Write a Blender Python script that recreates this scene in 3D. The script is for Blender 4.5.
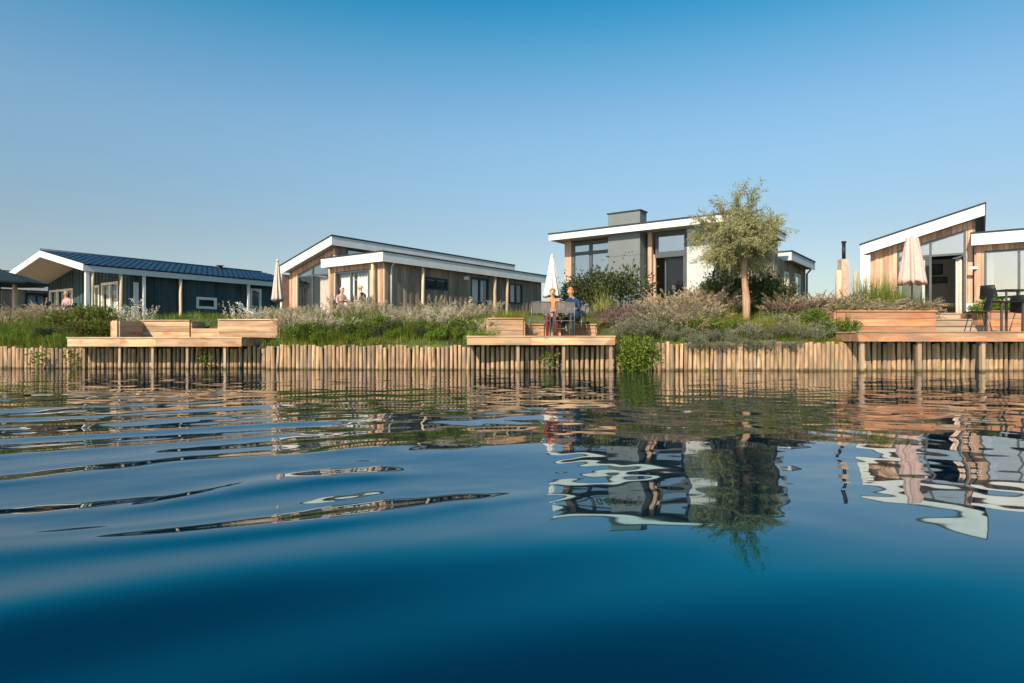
import bpy, math, random
import numpy as np
from mathutils import Vector, Matrix
R = math.radians
rnd = random.Random(7)
nrs = np.random.RandomState(11)
for o in list(bpy.data.objects): bpy.data.objects.remove(o)
scene = bpy.context.scene
COL = scene.collection

# ------------------------------------------------------------------ camera
F, H0, CX, CY = 640.0, 0.70, 512.0, 341.5          # focal length in pixels, eye height above the water
cam = bpy.data.cameras.new('camera'); camo = bpy.data.objects.new('camera', cam); COL.objects.link(camo)
cam.sensor_width = 36; cam.lens = F / 1024 * 36; cam.clip_start = 0.05; cam.clip_end = 6000
camo.location = (0, 0, H0); camo.rotation_euler = (R(90), 0, 0)
scene.camera = camo
scene.render.resolution_x = 1024; scene.render.resolution_y = 683

# ------------------------------------------------------------------ world, sun, exposure
SUN_AZ_LEFT, SUN_EL = 27, 34                       # sun behind the camera, to the left
w = bpy.data.worlds.new('World'); scene.world = w; w.use_nodes = True
nt = w.node_tree; nt.nodes.clear()
sky = nt.nodes.new('ShaderNodeTexSky'); sky.sky_type = 'NISHITA'; sky.sun_disc = False
sky.sun_elevation = R(SUN_EL); sky.sun_rotation = R(180 + SUN_AZ_LEFT)
sky.altitude = 0; sky.air_density = 1.0; sky.dust_density = 1.0; sky.ozone_density = 3.0
bg = nt.nodes.new('ShaderNodeBackground'); bg.inputs['Strength'].default_value = 0.10
wo = nt.nodes.new('ShaderNodeOutputWorld')
# the photograph's sky deepens quickly from a pale, hazy horizon to cyan blue: one tone curve by elevation, the same all round
wtc = nt.nodes.new('ShaderNodeTexCoord'); wsp = nt.nodes.new('ShaderNodeSeparateXYZ'); was = nt.nodes.new('ShaderNodeMath'); was.operation = 'ARCSINE'
wmr = nt.nodes.new('ShaderNodeMapRange'); wmr.inputs['From Max'].default_value = R(90)
wcr = nt.nodes.new('ShaderNodeValToRGB'); wcr.color_ramp.interpolation = 'B_SPLINE'
TONE = ((0, (.88, .76, .68)), (9, (.94, .85, .74)), (14, (1.0, 1.08, .95)), (19, (1.10, 1.24, 1.12)), (24, (.62, 1.2, 1.16)), (28, (.16, 1.06, 1.10)), (40, (.0, .92, 1.02)), (90, (.03, .80, .95)))
while len(wcr.color_ramp.elements) > 1: wcr.color_ramp.elements.remove(wcr.color_ramp.elements[0])
for i, (el, c) in enumerate(TONE):
    e = wcr.color_ramp.elements[0] if i == 0 else wcr.color_ramp.elements.new(el / 90)
    e.position = el / 90; e.color = (c[0] / 1.2, c[1] / 1.2, c[2] / 1.2, 1)
wmx = nt.nodes.new('ShaderNodeMix'); wmx.data_type = 'RGBA'; wmx.blend_type = 'MULTIPLY'; wmx.inputs[0].default_value = 1
wsc = nt.nodes.new('ShaderNodeVectorMath'); wsc.operation = 'SCALE'; wsc.inputs['Scale'].default_value = 1.2
for p, q in ((wtc.outputs['Generated'], wsp.inputs[0]), (wsp.outputs['Z'], was.inputs[0]), (was.outputs[0], wmr.inputs['Value']), (wmr.outputs[0], wcr.inputs[0]), (sky.outputs[0], wmx.inputs[6]), (wcr.outputs[0], wmx.inputs[7]), (wmx.outputs[2], wsc.inputs[0]), (wsc.outputs[0], bg.inputs[0]), (bg.outputs[0], wo.inputs[0])): nt.links.new(p, q)
sl = bpy.data.lights.new('sun', 'SUN'); sl.energy = 4.5; sl.angle = R(0.5); sl.color = (1.0, 0.84, 0.64)
so = bpy.data.objects.new('sun', sl); COL.objects.link(so)
sdir = Vector((-math.sin(R(SUN_AZ_LEFT)) * math.cos(R(SUN_EL)), -math.cos(R(SUN_AZ_LEFT)) * math.cos(R(SUN_EL)), math.sin(R(SUN_EL))))
so.rotation_euler = sdir.to_track_quat('Z', 'Y').to_euler(); so.location = (-10, -20, 20)
vs = scene.view_settings
vs.view_transform = 'Standard'; vs.look = 'None'; vs.gamma = 1; vs.exposure = 0.55; vs.use_curve_mapping = False

# ------------------------------------------------------------------ materials
def mat_new(name):
    m = bpy.data.materials.new(name); m.use_nodes = True
    n = m.node_tree; b = n.nodes['Principled BSDF']
    return m, n, b
def c4(c): return (c[0], c[1], c[2], 1)
def plain(name, col, rough=0.6, metal=0.0, var=0.12, scale=6.0, spec=0.3, bump=0.0):
    m, n, b = mat_new(name)
    tc = n.nodes.new('ShaderNodeTexCoord'); no = n.nodes.new('ShaderNodeTexNoise'); no.inputs['Scale'].default_value = scale; no.inputs['Detail'].default_value = 5
    n.links.new(tc.outputs['Object'], no.inputs['Vector'])
    r = n.nodes.new('ShaderNodeValToRGB')
    r.color_ramp.elements[0].position = 0.3; r.color_ramp.elements[1].position = 0.7
    r.color_ramp.elements[0].color = c4([x * (1 - var) for x in col]); r.color_ramp.elements[1].color = c4([min(1, x * (1 + var)) for x in col])
    n.links.new(no.outputs[0], r.inputs[0]); n.links.new(r.outputs[0], b.inputs['Base Color'])
    b.inputs['Roughness'].default_value = rough; b.inputs['Metallic'].default_value = metal; b.inputs['Specular IOR Level'].default_value = spec
    if bump:
        bp = n.nodes.new('ShaderNodeBump'); bp.inputs['Strength'].default_value = bump; bp.inputs['Distance'].default_value = 0.02
        n.links.new(no.outputs[0], bp.inputs['Height']); n.links.new(bp.outputs[0], b.inputs['Normal'])
    return m
def wood(name, cols, axis='X', rough=0.75, island=False, knots=0.0, grain=14.0, wet=False, weather=0.0):
    """grain noise stretched along an axis, a tone of its own for each board, optional knots"""
    m, n, b = mat_new(name)
    N = n.nodes.new; L = n.links.new
    tc = N('ShaderNodeTexCoord')
    if island:
        g = N('ShaderNodeNewGeometry'); rv = g.outputs['Random Per Island']
    else:
        oi = N('ShaderNodeObjectInfo'); rv = oi.outputs['Random']
    mul = N('ShaderNodeMath'); mul.operation = 'MULTIPLY'; mul.inputs[1].default_value = 37.0; L(rv, mul.inputs[0])
    add = N('ShaderNodeVectorMath'); add.operation = 'ADD'; L(tc.outputs['Object'], add.inputs[0]); L(mul.outputs[0], add.inputs[1])
    mp = N('ShaderNodeMapping'); sc = [grain, grain, grain]; sc['XYZ'.index(axis)] = grain * 0.07
    mp.inputs['Scale'].default_value = sc; L(add.outputs[0], mp.inputs['Vector'])
    no = N('ShaderNodeTexNoise'); no.inputs['Scale'].default_value = 1.0; no.inputs['Detail'].default_value = 6; no.inputs['Roughness'].default_value = 0.65
    L(mp.outputs[0], no.inputs['Vector'])
    r = N('ShaderNodeValToRGB'); e = r.color_ramp.elements
    e[0].position = 0.28; e[0].color = c4(cols[0]); e[1].position = 0.72; e[1].color = c4(cols[2])
    k = e.new(0.5); k.color = c4(cols[1])
    L(no.outputs[0], r.inputs[0])
    big = N('ShaderNodeTexNoise'); big.inputs['Scale'].default_value = 1.7; big.inputs['Detail'].default_value = 3; L(add.outputs[0], big.inputs['Vector'])
    tone = N('ShaderNodeMath'); tone.operation = 'MULTIPLY_ADD'; tone.inputs[1].default_value = 0.55; tone.inputs[2].default_value = 0.52; L(rv, tone.inputs[0])
    t2 = N('ShaderNodeMath'); t2.operation = 'MULTIPLY_ADD'; t2.inputs[1].default_value = 0.45; L(big.outputs[0], t2.inputs[0]); L(tone.outputs[0], t2.inputs[2])
    mx = N('ShaderNodeMix'); mx.data_type = 'RGBA'; mx.blend_type = 'MULTIPLY'; mx.inputs[0].default_value = 1.0
    L(r.outputs[0], mx.inputs[6]); L(t2.outputs[0], mx.inputs[7]); out = mx.outputs[2]
    if knots:
        vo = N('ShaderNodeTexNoise'); vo.inputs['Scale'].default_value = 1.0; vo.inputs['Detail'].default_value = 1
        mp2 = N('ShaderNodeMapping'); s2 = [7.0] * 3; s2['XYZ'.index(axis)] = 2.6; mp2.inputs['Scale'].default_value = s2
        L(add.outputs[0], mp2.inputs['Vector']); L(mp2.outputs[0], vo.inputs['Vector'])
        kr = N('ShaderNodeValToRGB'); kr.color_ramp.elements[0].position = 0.60; kr.color_ramp.elements[0].color = (0, 0, 0, 1)
        kr.color_ramp.elements[1].position = 0.70; kr.color_ramp.elements[1].color = (knots, knots, knots, 1); L(vo.outputs[0], kr.inputs[0])
        m3 = N('ShaderNodeMix'); m3.data_type = 'RGBA'; L(kr.outputs[0], m3.inputs[0]); L(out, m3.inputs[6])
        m3.inputs[7].default_value = c4([cols[1][0] * 0.85, cols[1][1] * 0.5, cols[1][2] * 0.32]); out = m3.outputs[2]
    if weather:
        wn_ = N('ShaderNodeTexNoise'); wn_.inputs['Scale'].default_value = 1.0; wn_.inputs['Detail'].default_value = 5; mp3 = N('ShaderNodeMapping'); s3 = [6.0] * 3; s3['XYZ'.index(axis)] = 1.1; mp3.inputs['Scale'].default_value = s3
        mp3.inputs['Location'].default_value = (4.1, 2.7, 9.3); L(add.outputs[0], mp3.inputs['Vector']); L(mp3.outputs[0], wn_.inputs['Vector'])
        wr_ = N('ShaderNodeMapRange'); wr_.inputs['From Min'].default_value = 0.46; wr_.inputs['From Max'].default_value = 0.66; wr_.inputs['To Max'].default_value = weather; L(wn_.outputs[0], wr_.inputs['Value'])
        m6 = N('ShaderNodeMix'); m6.data_type = 'RGBA'; L(wr_.outputs[0], m6.inputs[0]); L(out, m6.inputs[6]); m6.inputs[7].default_value = (0.20, 0.16, 0.13, 1); out = m6.outputs[2]
    if wet:
        gp = N('ShaderNodeNewGeometry'); sp = N('ShaderNodeSeparateXYZ'); L(gp.outputs['Position'], sp.inputs[0])
        wn = N('ShaderNodeMath'); wn.operation = 'MULTIPLY_ADD'; wn.inputs[1].default_value = -0.16; L(big.outputs[0], wn.inputs[0]); L(sp.outputs['Z'], wn.inputs[2])
        wr = N('ShaderNodeMapRange'); wr.inputs['From Min'].default_value = -0.07; wr.inputs['From Max'].default_value = -0.01; L(wn.outputs[0], wr.inputs['Value'])
        m4 = N('ShaderNodeMix'); m4.data_type = 'RGBA'; L(wr.outputs[0], m4.inputs[0]); m4.inputs[6].default_value = (0.10, 0.075, 0.035, 1); L(out, m4.inputs[7]); out = m4.outputs[2]
        # green algae and moss blotches
        an = N('ShaderNodeTexNoise'); an.inputs['Scale'].default_value = 2.3; an.inputs['Detail'].default_value = 4; L(gp.outputs['Position'], an.inputs['Vector'])
        ar = N('ShaderNodeMapRange'); ar.inputs['From Min'].default_value = 0.58; ar.inputs['From Max'].default_value = 0.72; ar.inputs['To Max'].default_value = 0.55; L(an.outputs[0], ar.inputs['Value'])
        m5 = N('ShaderNodeMix'); m5.data_type = 'RGBA'; L(ar.outputs[0], m5.inputs[0]); L(out, m5.inputs[6]); m5.inputs[7].default_value = (0.28, 0.24, 0.05, 1); out = m5.outputs[2]
    L(out, b.inputs['Base Color'])
    b.inputs['Roughness'].default_value = rough; b.inputs['Specular IOR Level'].default_value = 0.2
    bp = N('ShaderNodeBump'); bp.inputs['Strength'].default_value = 0.4; bp.inputs['Distance'].default_value = 0.01
    L(no.outputs[0], bp.inputs['Height']); L(bp.outputs[0], b.inputs['Normal'])
    return m
def leafm(name, c0, c1, c2, trans=0.35, rough=0.6):
    """foliage: a tone for each leaf, some light let through"""
    m, n, b = mat_new(name); N = n.nodes.new; L = n.links.new
    g = N('ShaderNodeNewGeometry'); oi = N('ShaderNodeObjectInfo')
    ad = N('ShaderNodeMath'); ad.operation = 'MULTIPLY_ADD'; ad.inputs[1].default_value = 0.7; L(g.outputs['Random Per Island'], ad.inputs[0])
    m2 = N('ShaderNodeMath'); m2.operation = 'MULTIPLY'; m2.inputs[1].default_value = 0.3; L(oi.outputs['Random'], m2.inputs[0]); L(m2.outputs[0], ad.inputs[2])
    r = N('ShaderNodeValToRGB'); e = r.color_ramp.elements
    e[0].position = 0.1; e[0].color = c4(c0); e[1].position = 0.95; e[1].color = c4(c2); k = e.new(0.5); k.color = c4(c1)
    L(ad.outputs[0], r.inputs[0]); L(r.outputs[0], b.inputs['Base Color'])
    b.inputs['Roughness'].default_value = rough; b.inputs['Specular IOR Level'].default_value = 0.25
    tr = N('ShaderNodeBsdfTranslucent'); L(r.outputs[0], tr.inputs[0])
    mx = N('ShaderNodeMixShader'); mx.inputs[0].default_value = trans
    L(b.outputs[0], mx.inputs[1]); L(tr.outputs[0], mx.inputs[2]); L(mx.outputs[0], n.nodes['Material Output'].inputs[0])
    return m
def glassm(name, tint, refl):
    m, n, b = mat_new(name); N = n.nodes.new; L = n.links.new
    n.nodes.remove(b)
    t = N('ShaderNodeBsdfTransparent'); t.inputs[0].default_value = c4(tint)
    g = N('ShaderNodeBsdfGlossy'); g.inputs['Roughness'].default_value = 0.01; g.inputs[0].default_value = (0.9, 0.95, 1, 1)
    ge = N('ShaderNodeNewGeometry'); dt = N('ShaderNodeVectorMath'); dt.operation = 'DOT_PRODUCT'; L(ge.outputs['Incoming'], dt.inputs[0]); L(ge.outputs['Normal'], dt.inputs[1])
    ab = N('ShaderNodeMath'); ab.operation = 'ABSOLUTE'; L(dt.outputs['Value'], ab.inputs[0]); om = N('ShaderNodeMath'); om.operation = 'SUBTRACT'; om.inputs[0].default_value = 1; L(ab.outputs[0], om.inputs[1])
    pw = N('ShaderNodeMath'); pw.operation = 'POWER'; pw.inputs[1].default_value = 5; L(om.outputs[0], pw.inputs[0])      # Schlick, the same from both sides of the pane
    ad = N('ShaderNodeMath'); ad.operation = 'ADD'; ad.use_clamp = True; ad.inputs[1].default_value = refl; L(pw.outputs[0], ad.inputs[0])
    no = N('ShaderNodeTexNoise'); no.inputs['Scale'].default_value = 1.3; bp = N('ShaderNodeBump'); bp.inputs['Strength'].default_value = 0.03; L(no.outputs[0], bp.inputs['Height']); L(bp.outputs[0], g.inputs['Normal'])
    mx = N('ShaderNodeMixShader'); L(ad.outputs[0], mx.inputs[0]); L(t.outputs[0], mx.inputs[1]); L(g.outputs[0], mx.inputs[2])
    L(mx.outputs[0], n.nodes['Material Output'].inputs[0])
    return m
M = {}
M['white'] = plain('white_paint', (0.70, 0.68, 0.66), 0.5, var=0.07, scale=2.5)
M['white_grey'] = plain('grey_white_paint', (0.55, 0.56, 0.57), 0.5, var=0.06)
M['felt'] = plain('roof_felt', (0.03, 0.035, 0.04), 0.8)
M['frame'] = plain('anthracite_frame', (0.075, 0.09, 0.10), 0.45)
M['frame_dark'] = plain('dark_blue_frame', (0.012, 0.03, 0.045), 0.4)
M['frame_cream'] = plain('cream_frame', (0.72, 0.66, 0.55), 0.5)
M['grey_panel'] = plain('grey_panel', (0.16, 0.175, 0.185), 0.7, var=0.06, scale=2)
M['render'] = plain('white_render', (0.50, 0.50, 0.50), 0.8, var=0.08, scale=3)  # white render dimmed evenly, the willow's shade put into its colour
M['teal'] = wood('teal_boards', ((0.032, 0.055, 0.062), (0.041, 0.068, 0.077), (0.050, 0.080, 0.090)), 'X', 0.6, island=True)
M['tile'] = plain('blue_glazed_tile', (0.008, 0.027, 0.060), 0.45, var=0.3, scale=4, spec=0.4)
M['clad'] = wood('cedar_cladding', ((0.35, 0.21, 0.145), (0.48, 0.30, 0.215), (0.58, 0.385, 0.285)), 'Z', island=True)
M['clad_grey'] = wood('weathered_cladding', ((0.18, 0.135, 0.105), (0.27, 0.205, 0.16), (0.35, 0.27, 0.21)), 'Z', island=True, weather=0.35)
M['brick'] = plain('brown_fin', (0.24, 0.16, 0.12), 0.9, var=0.25, scale=9, bump=0.3)
M['soffit'] = plain('soffit', (0.36, 0.33, 0.28), 0.7, var=0.08)
M['pole'] = wood('palisade_pole', ((0.12, 0.072, 0.044), (0.42, 0.255, 0.148), (0.60, 0.395, 0.25)), 'Z', 0.85, grain=18, wet=True, weather=0.75)
M['log'] = wood('log_post', ((0.38, 0.27, 0.18), (0.56, 0.41, 0.28), (0.68, 0.52, 0.38)), 'Z', 0.85, grain=16)
M['deck'] = wood('deck_board', ((0.33, 0.185, 0.10), (0.54, 0.335, 0.195), (0.67, 0.46, 0.30)), 'X', 0.7, knots=0.85, weather=0.6)
M['deck_red'] = wood('red_deck_board', ((0.28, 0.12, 0.06), (0.47, 0.215, 0.11), (0.58, 0.32, 0.19)), 'X', 0.7, knots=0.5, weather=0.6)
M['deck_grey'] = wood('weathered_deck_board', ((0.26, 0.19, 0.14), (0.38, 0.28, 0.20), (0.48, 0.37, 0.28)), 'X', 0.8, knots=0.3)
M['post_wood'] = wood('support_post_wood', ((0.20, 0.13, 0.09), (0.36, 0.24, 0.16), (0.46, 0.32, 0.22)), 'Z', 0.85, grain=18, wet=True)
M['plank_pale'] = wood('planter_board', ((0.31, 0.185, 0.105), (0.49, 0.305, 0.18), (0.61, 0.42, 0.275)), 'X', 0.75, knots=0.6, weather=0.6)
M['glass'] = glassm('window_glass', (0.93, 0.95, 0.95), 0.07)
M['glass_hi'] = glassm('reflective_glass', (0.75, 0.80, 0.82), 0.42)
M['glass_lo'] = glassm('clear_glass', (0.93, 0.95, 0.95), 0.03)
M['curtain'] = plain('curtain_cloth', (0.74, 0.72, 0.70), 0.9, var=0.05)
M['curtain_pink'] = plain('pink_curtain_cloth', (0.66, 0.50, 0.43), 0.9, var=0.1)
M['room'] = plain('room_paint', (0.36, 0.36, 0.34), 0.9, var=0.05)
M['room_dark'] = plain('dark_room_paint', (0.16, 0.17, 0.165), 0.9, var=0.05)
M['black'] = plain('black_plastic', (0.014, 0.015, 0.017), 0.45)
M['metal'] = plain('grey_metal', (0.12, 0.125, 0.13), 0.35, 0.6)
M['mesh_cloth'] = plain('grey_sling_cloth', (0.10, 0.095, 0.095), 0.85)
def sling_mat():
    m, n, b = mat_new('grey_sling_mesh'); t = n.nodes.new('ShaderNodeBsdfTransparent'); x = n.nodes.new('ShaderNodeMixShader'); x.inputs[0].default_value = 0.65
    no = n.nodes.new('ShaderNodeTexNoise'); no.inputs['Scale'].default_value = 30; r = n.nodes.new('ShaderNodeValToRGB'); r.color_ramp.elements[0].color = (0.13, 0.12, 0.115, 1); r.color_ramp.elements[1].color = (0.20, 0.185, 0.18, 1)
    n.links.new(no.outputs[0], r.inputs[0]); n.links.new(r.outputs[0], b.inputs['Base Color']); b.inputs['Roughness'].default_value = 0.9
    n.links.new(t.outputs[0], x.inputs[1]); n.links.new(b.outputs[0], x.inputs[2]); n.links.new(x.outputs[0], n.nodes['Material Output'].inputs[0]); return m
M['mesh_cloth'] = sling_mat()
M['c_orange'] = plain('orange_cloth', (0.72, 0.27, 0.12), 0.85)
M['canopy_white'] = plain('cream_canopy', (0.72, 0.66, 0.60), 0.9, var=0.06)
M['canopy_pink'] = plain('dusty_pink_canopy', (0.60, 0.41, 0.37), 0.9, var=0.08)
M['canopy_stripe'] = plain('taupe_canopy', (0.55, 0.44, 0.39), 0.9, var=0.1)
M['canopy_dark'] = plain('dark_teal_canopy', (0.014, 0.030, 0.038), 0.85)
M['skin'] = plain('skin', (0.62, 0.33, 0.21), 0.55, var=0.05)
M['hair_dark'] = plain('brown_hair', (0.10, 0.05, 0.025), 0.6)
M['hair_blond'] = plain('fair_hair', (0.62, 0.36, 0.16), 0.6)
M['hair_grey'] = plain('grey_hair', (0.55, 0.50, 0.46), 0.6)
M['hair_red'] = plain('ginger_hair', (0.60, 0.22, 0.07), 0.6)
M['c_red'] = plain('red_cloth', (0.26, 0.015, 0.022), 0.85)
M['c_blue'] = plain('blue_cloth', (0.012, 0.045, 0.12), 0.85)
M['c_pink'] = plain('pink_cloth', (0.66, 0.36, 0.35), 0.85)
M['c_black'] = plain('black_cloth', (0.012, 0.012, 0.014), 0.85)
M['c_dark'] = plain('dark_trousers', (0.03, 0.035, 0.05), 0.85)
M['eye'] = plain('eye', (0.02, 0.015, 0.01), 0.3)
M['lip'] = plain('lip', (0.35, 0.10, 0.08), 0.5)
M['yellow'] = plain('mustard_cloth', (0.55, 0.33, 0.03), 0.8)
M['picture'] = plain('dark_print', (0.05, 0.05, 0.055), 0.5, var=0.8, scale=9)
M['soil'] = plain('soil', (0.06, 0.045, 0.03), 0.95, var=0.3)
M['bark'] = wood('bark', ((0.20, 0.115, 0.07), (0.44, 0.27, 0.17), (0.60, 0.40, 0.27)), 'Z', 0.9, grain=26)
M['stucco_pink'] = plain('chimney_block', (0.55, 0.37, 0.29), 0.9, var=0.2, scale=7, bump=0.4)
# foliage tones
M['l_willow'] = leafm('willow_leaf', (0.17, 0.17, 0.06), (0.34, 0.33, 0.14), (0.52, 0.49, 0.27), 0.4)
M['l_green'] = leafm('green_leaf', (0.060, 0.095, 0.014), (0.126, 0.176, 0.026), (0.228, 0.270, 0.054))
M['l_dark'] = leafm('dark_leaf', (0.03, 0.045, 0.016), (0.065, 0.085, 0.032), (0.13, 0.145, 0.065), 0.25)
M['l_bright'] = leafm('bright_leaf', (0.096, 0.180, 0.014), (0.168, 0.276, 0.026), (0.264, 0.360, 0.060), 0.4)
M['l_vine'] = leafm('vine_leaf', (0.08, 0.12, 0.016), (0.17, 0.23, 0.03), (0.28, 0.34, 0.06), 0.4)
M['l_grey'] = leafm('grey_green_leaf', (0.094, 0.098, 0.063), (0.187, 0.184, 0.121), (0.330, 0.316, 0.224), 0.2)
M['l_mauve'] = leafm('mauve_flower', (0.19, 0.13, 0.11), (0.30, 0.20, 0.18), (0.40, 0.29, 0.25), 0.3)
M['l_rust'] = leafm('rusty_leaf', (0.13, 0.08, 0.03), (0.20, 0.12, 0.045), (0.26, 0.17, 0.07), 0.3)
M['g_green'] = leafm('green_blade', (0.086, 0.128, 0.017), (0.167, 0.216, 0.031), (0.276, 0.317, 0.066), 0.4)
M['g_yellow'] = leafm('yellow_green_blade', (0.172, 0.186, 0.024), (0.287, 0.288, 0.042), (0.414, 0.384, 0.084), 0.4)
M['g_olive'] = leafm('olive_blade', (0.121, 0.124, 0.036), (0.198, 0.202, 0.066), (0.297, 0.293, 0.120), 0.35)
M['plume'] = leafm('pale_plume', (0.42, 0.34, 0.23), (0.57, 0.48, 0.34), (0.70, 0.61, 0.47), 0.4)
M['plume_tan'] = leafm('tan_plume', (0.36, 0.27, 0.17), (0.50, 0.39, 0.26), (0.62, 0.51, 0.37), 0.4)
M['plume_white'] = leafm('silver_spike', (0.48, 0.42, 0.32), (0.60, 0.54, 0.43), (0.72, 0.66, 0.54), 0.3)
# ground: earth with mossy, grassy patches
def ground_mat():
    m, n, b = mat_new('bank_soil'); N = n.nodes.new; L = n.links.new
    g = N('ShaderNodeNewGeometry'); a = N('ShaderNodeTexNoise'); a.inputs['Scale'].default_value = 1.1; a.inputs['Detail'].default_value = 8; L(g.outputs['Position'], a.inputs['Vector'])
    r = N('ShaderNodeValToRGB'); e = r.color_ramp.elements
    e[0].position = 0.35; e[0].color = (0.035, 0.045, 0.015, 1); e[1].position = 0.65; e[1].color = (0.10, 0.12, 0.03, 1); k = e.new(0.5); k.color = (0.07, 0.075, 0.03, 1)
    L(a.outputs[0], r.inputs[0]); L(r.outputs[0], b.inputs['Base Color']); b.inputs['Roughness'].default_value = 0.95; b.inputs['Specular IOR Level'].default_value = 0.1
    return m
M['ground'] = ground_mat()
def water_mat():
    """clear surface reflection over a deep blue-green body; the reflection is tinted except at grazing angles"""
    m, n, b = mat_new('canal_water'); N = n.nodes.new; L = n.links.new
    n.nodes.remove(b)
    g = N('ShaderNodeNewGeometry'); a = N('ShaderNodeTexNoise'); a.inputs['Scale'].default_value = 0.35; a.inputs['Detail'].default_value = 2; L(g.outputs['Position'], a.inputs['Vector'])
    r = N('ShaderNodeValToRGB'); e = r.color_ramp.elements
    e[0].color = (0.0004, 0.008, 0.018, 1); e[1].color = (0.0006, 0.011, 0.024, 1); L(a.outputs[0], r.inputs[0])
    df = N('ShaderNodeBsdfDiffuse'); L(r.outputs[0], df.inputs[0])
    fr = N('ShaderNodeFresnel'); fr.inputs['IOR'].default_value = 2.1
    tr = N('ShaderNodeValToRGB'); t = tr.color_ramp.elements
    t[0].position = 0.18; t[0].color = (0.0, 0.47, 0.62, 1); t[1].position = 0.52; t[1].color = (0.95, 0.97, 0.98, 1)
    k = t.new(0.27); k.color = (0.05, 0.80, 0.93, 1); k = t.new(0.335); k.color = (0.62, 0.90, 1.0, 1); k = t.new(0.42); k.color = (0.90, 0.96, 1.0, 1); L(fr.outputs[0], tr.inputs[0])
    gl = N('ShaderNodeBsdfGlossy'); gl.inputs['Roughness'].default_value = 0.02; L(tr.outputs[0], gl.inputs[0])
    mx = N('ShaderNodeMixShader'); L(fr.outputs[0], mx.inputs[0]); L(df.outputs[0], mx.inputs[1]); L(gl.outputs[0], mx.inputs[2])
    L(mx.outputs[0], n.nodes['Material Output'].inputs[0])
    return m
M['water'] = water_mat()

# ------------------------------------------------------------------ helpers
def mesh_from(name, V, Fc, mats, smooth=False, mi=None):
    me = bpy.data.meshes.new(name)
    me.from_pydata([tuple(v) for v in V], [], [tuple(f) for f in Fc])
    for m in (mats if isinstance(mats, (list, tuple)) else [mats]): me.materials.append(M[m] if isinstance(m, str) else m)
    if mi is not None: me.polygons.foreach_set('material_index', np.asarray(mi, dtype=np.int32))
    if smooth: me.polygons.foreach_set('use_smooth', np.ones(len(me.polygons), dtype=bool))
    me.update(); return me
def link(name, me, parent=None, loc=None, rz=None):
    o = bpy.data.objects.new(name, me); COL.objects.link(o)
    if parent is not None: o.parent = parent
    if loc is not None: o.location = loc
    if rz is not None: o.rotation_euler = (0, 0, rz)
    return o
def tag(o, label, cat, group=None):
    o['label'] = label; o['category'] = cat
    if group: o['group'] = group
    return o
def thing(name, label, cat, loc=(0, 0, 0), rz=0, group=None):
    o = bpy.data.objects.new(name, None); COL.objects.link(o); o.empty_display_size = 0.1
    o.location = loc; o.rotation_euler = (0, 0, rz); return tag(o, label, cat, group)
def copy_tree(o, parent=None):
    c = o.copy(); COL.objects.link(c)
    if parent is not None: c.parent = parent
    for ch in list(o.children):
        copy_tree(ch, c)
    return c
BOXF = ((0, 3, 2, 1), (4, 5, 6, 7), (0, 1, 5, 4), (1, 2, 6, 5), (2, 3, 7, 6), (3, 0, 4, 7))
class MB:
    def __init__(s): s.V = []; s.F = []; s.I = []; s.mi = 0
    def add(s, V, Fc):
        k = len(s.V); s.V += [tuple(v) for v in V]; s.F += [tuple(i + k for i in f) for f in Fc]; s.I += [s.mi] * len(Fc); return s
    def box(s, x0, x1, y0, y1, z0, z1):
        return s.add([(x0, y0, z0), (x1, y0, z0), (x1, y1, z0), (x0, y1, z0), (x0, y0, z1), (x1, y0, z1), (x1, y1, z1), (x0, y1, z1)], BOXF)
    def hexa(s, P): return s.add(P, BOXF)
    def prism(s, poly, axis, t0, t1):
        """polygon extruded along an axis; poly holds the two other coordinates in order"""
        n = len(poly)
        def mk(p, t): return (t, p[0], p[1]) if axis == 0 else ((p[0], t, p[1]) if axis == 1 else (p[0], p[1], t))
        V = [mk(p, t0) for p in poly] + [mk(p, t1) for p in poly]
        return s.add(V, [tuple(range(n))[::-1], tuple(range(n, 2 * n))] + [(i, (i + 1) % n, n + (i + 1) % n, n + i) for i in range(n)])
    def tube(s, pts, rad, n=8, cap=True):
        pts = [Vector(p) for p in pts]; rr = rad if isinstance(rad, (list, tuple)) else [rad] * len(pts)
        V = []; Fc = []
        for i, p in enumerate(pts):
            d = (pts[min(i + 1, len(pts) - 1)] - pts[max(i - 1, 0)]).normalized()
            u = d.orthogonal().normalized() if abs(d.z) < 0.95 else Vector((1, 0, 0)); u = (u - d * u.dot(d)).normalized(); v = d.cross(u)
            for k in range(n):
                a = 2 * math.pi * k / n; V.append(p + (u * math.cos(a) + v * math.sin(a)) * rr[i])
        for i in range(len(pts) - 1):
            for k in range(n): Fc.append((i * n + k, i * n + (k + 1) % n, (i + 1) * n + (k + 1) % n, (i + 1) * n + k))
        if cap: Fc += [tuple(range(n))[::-1], tuple(range((len(pts) - 1) * n, len(pts) * n))]
        return s.add(V, Fc)
    def lathe(s, prof, n=16, c=(0, 0)):
        V = []; Fc = []
        for (r, z) in prof:
            for k in range(n): a = 2 * math.pi * k / n; V.append((c[0] + r * math.cos(a), c[1] + r * math.sin(a), z))
        for i in range(len(prof) - 1):
            for k in range(n): Fc.append((i * n + k, i * n + (k + 1) % n, (i + 1) * n + (k + 1) % n, (i + 1) * n + k))
        Fc += [tuple(range(n))[::-1], tuple(range((len(prof) - 1) * n, len(prof) * n))]
        return s.add(V, Fc)
    def build(s, name, mats, parent=None, smooth=False, stuff=False):
        me = mesh_from(name, s.V, s.F, mats, smooth, s.I)
        o = link(name, me, parent)
        if stuff: o['kind'] = 'stuff'
        return o
def X(px, D): return (px - CX) / F * D
def Z(py, D): return H0 + (CY - py) / F * D

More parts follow.
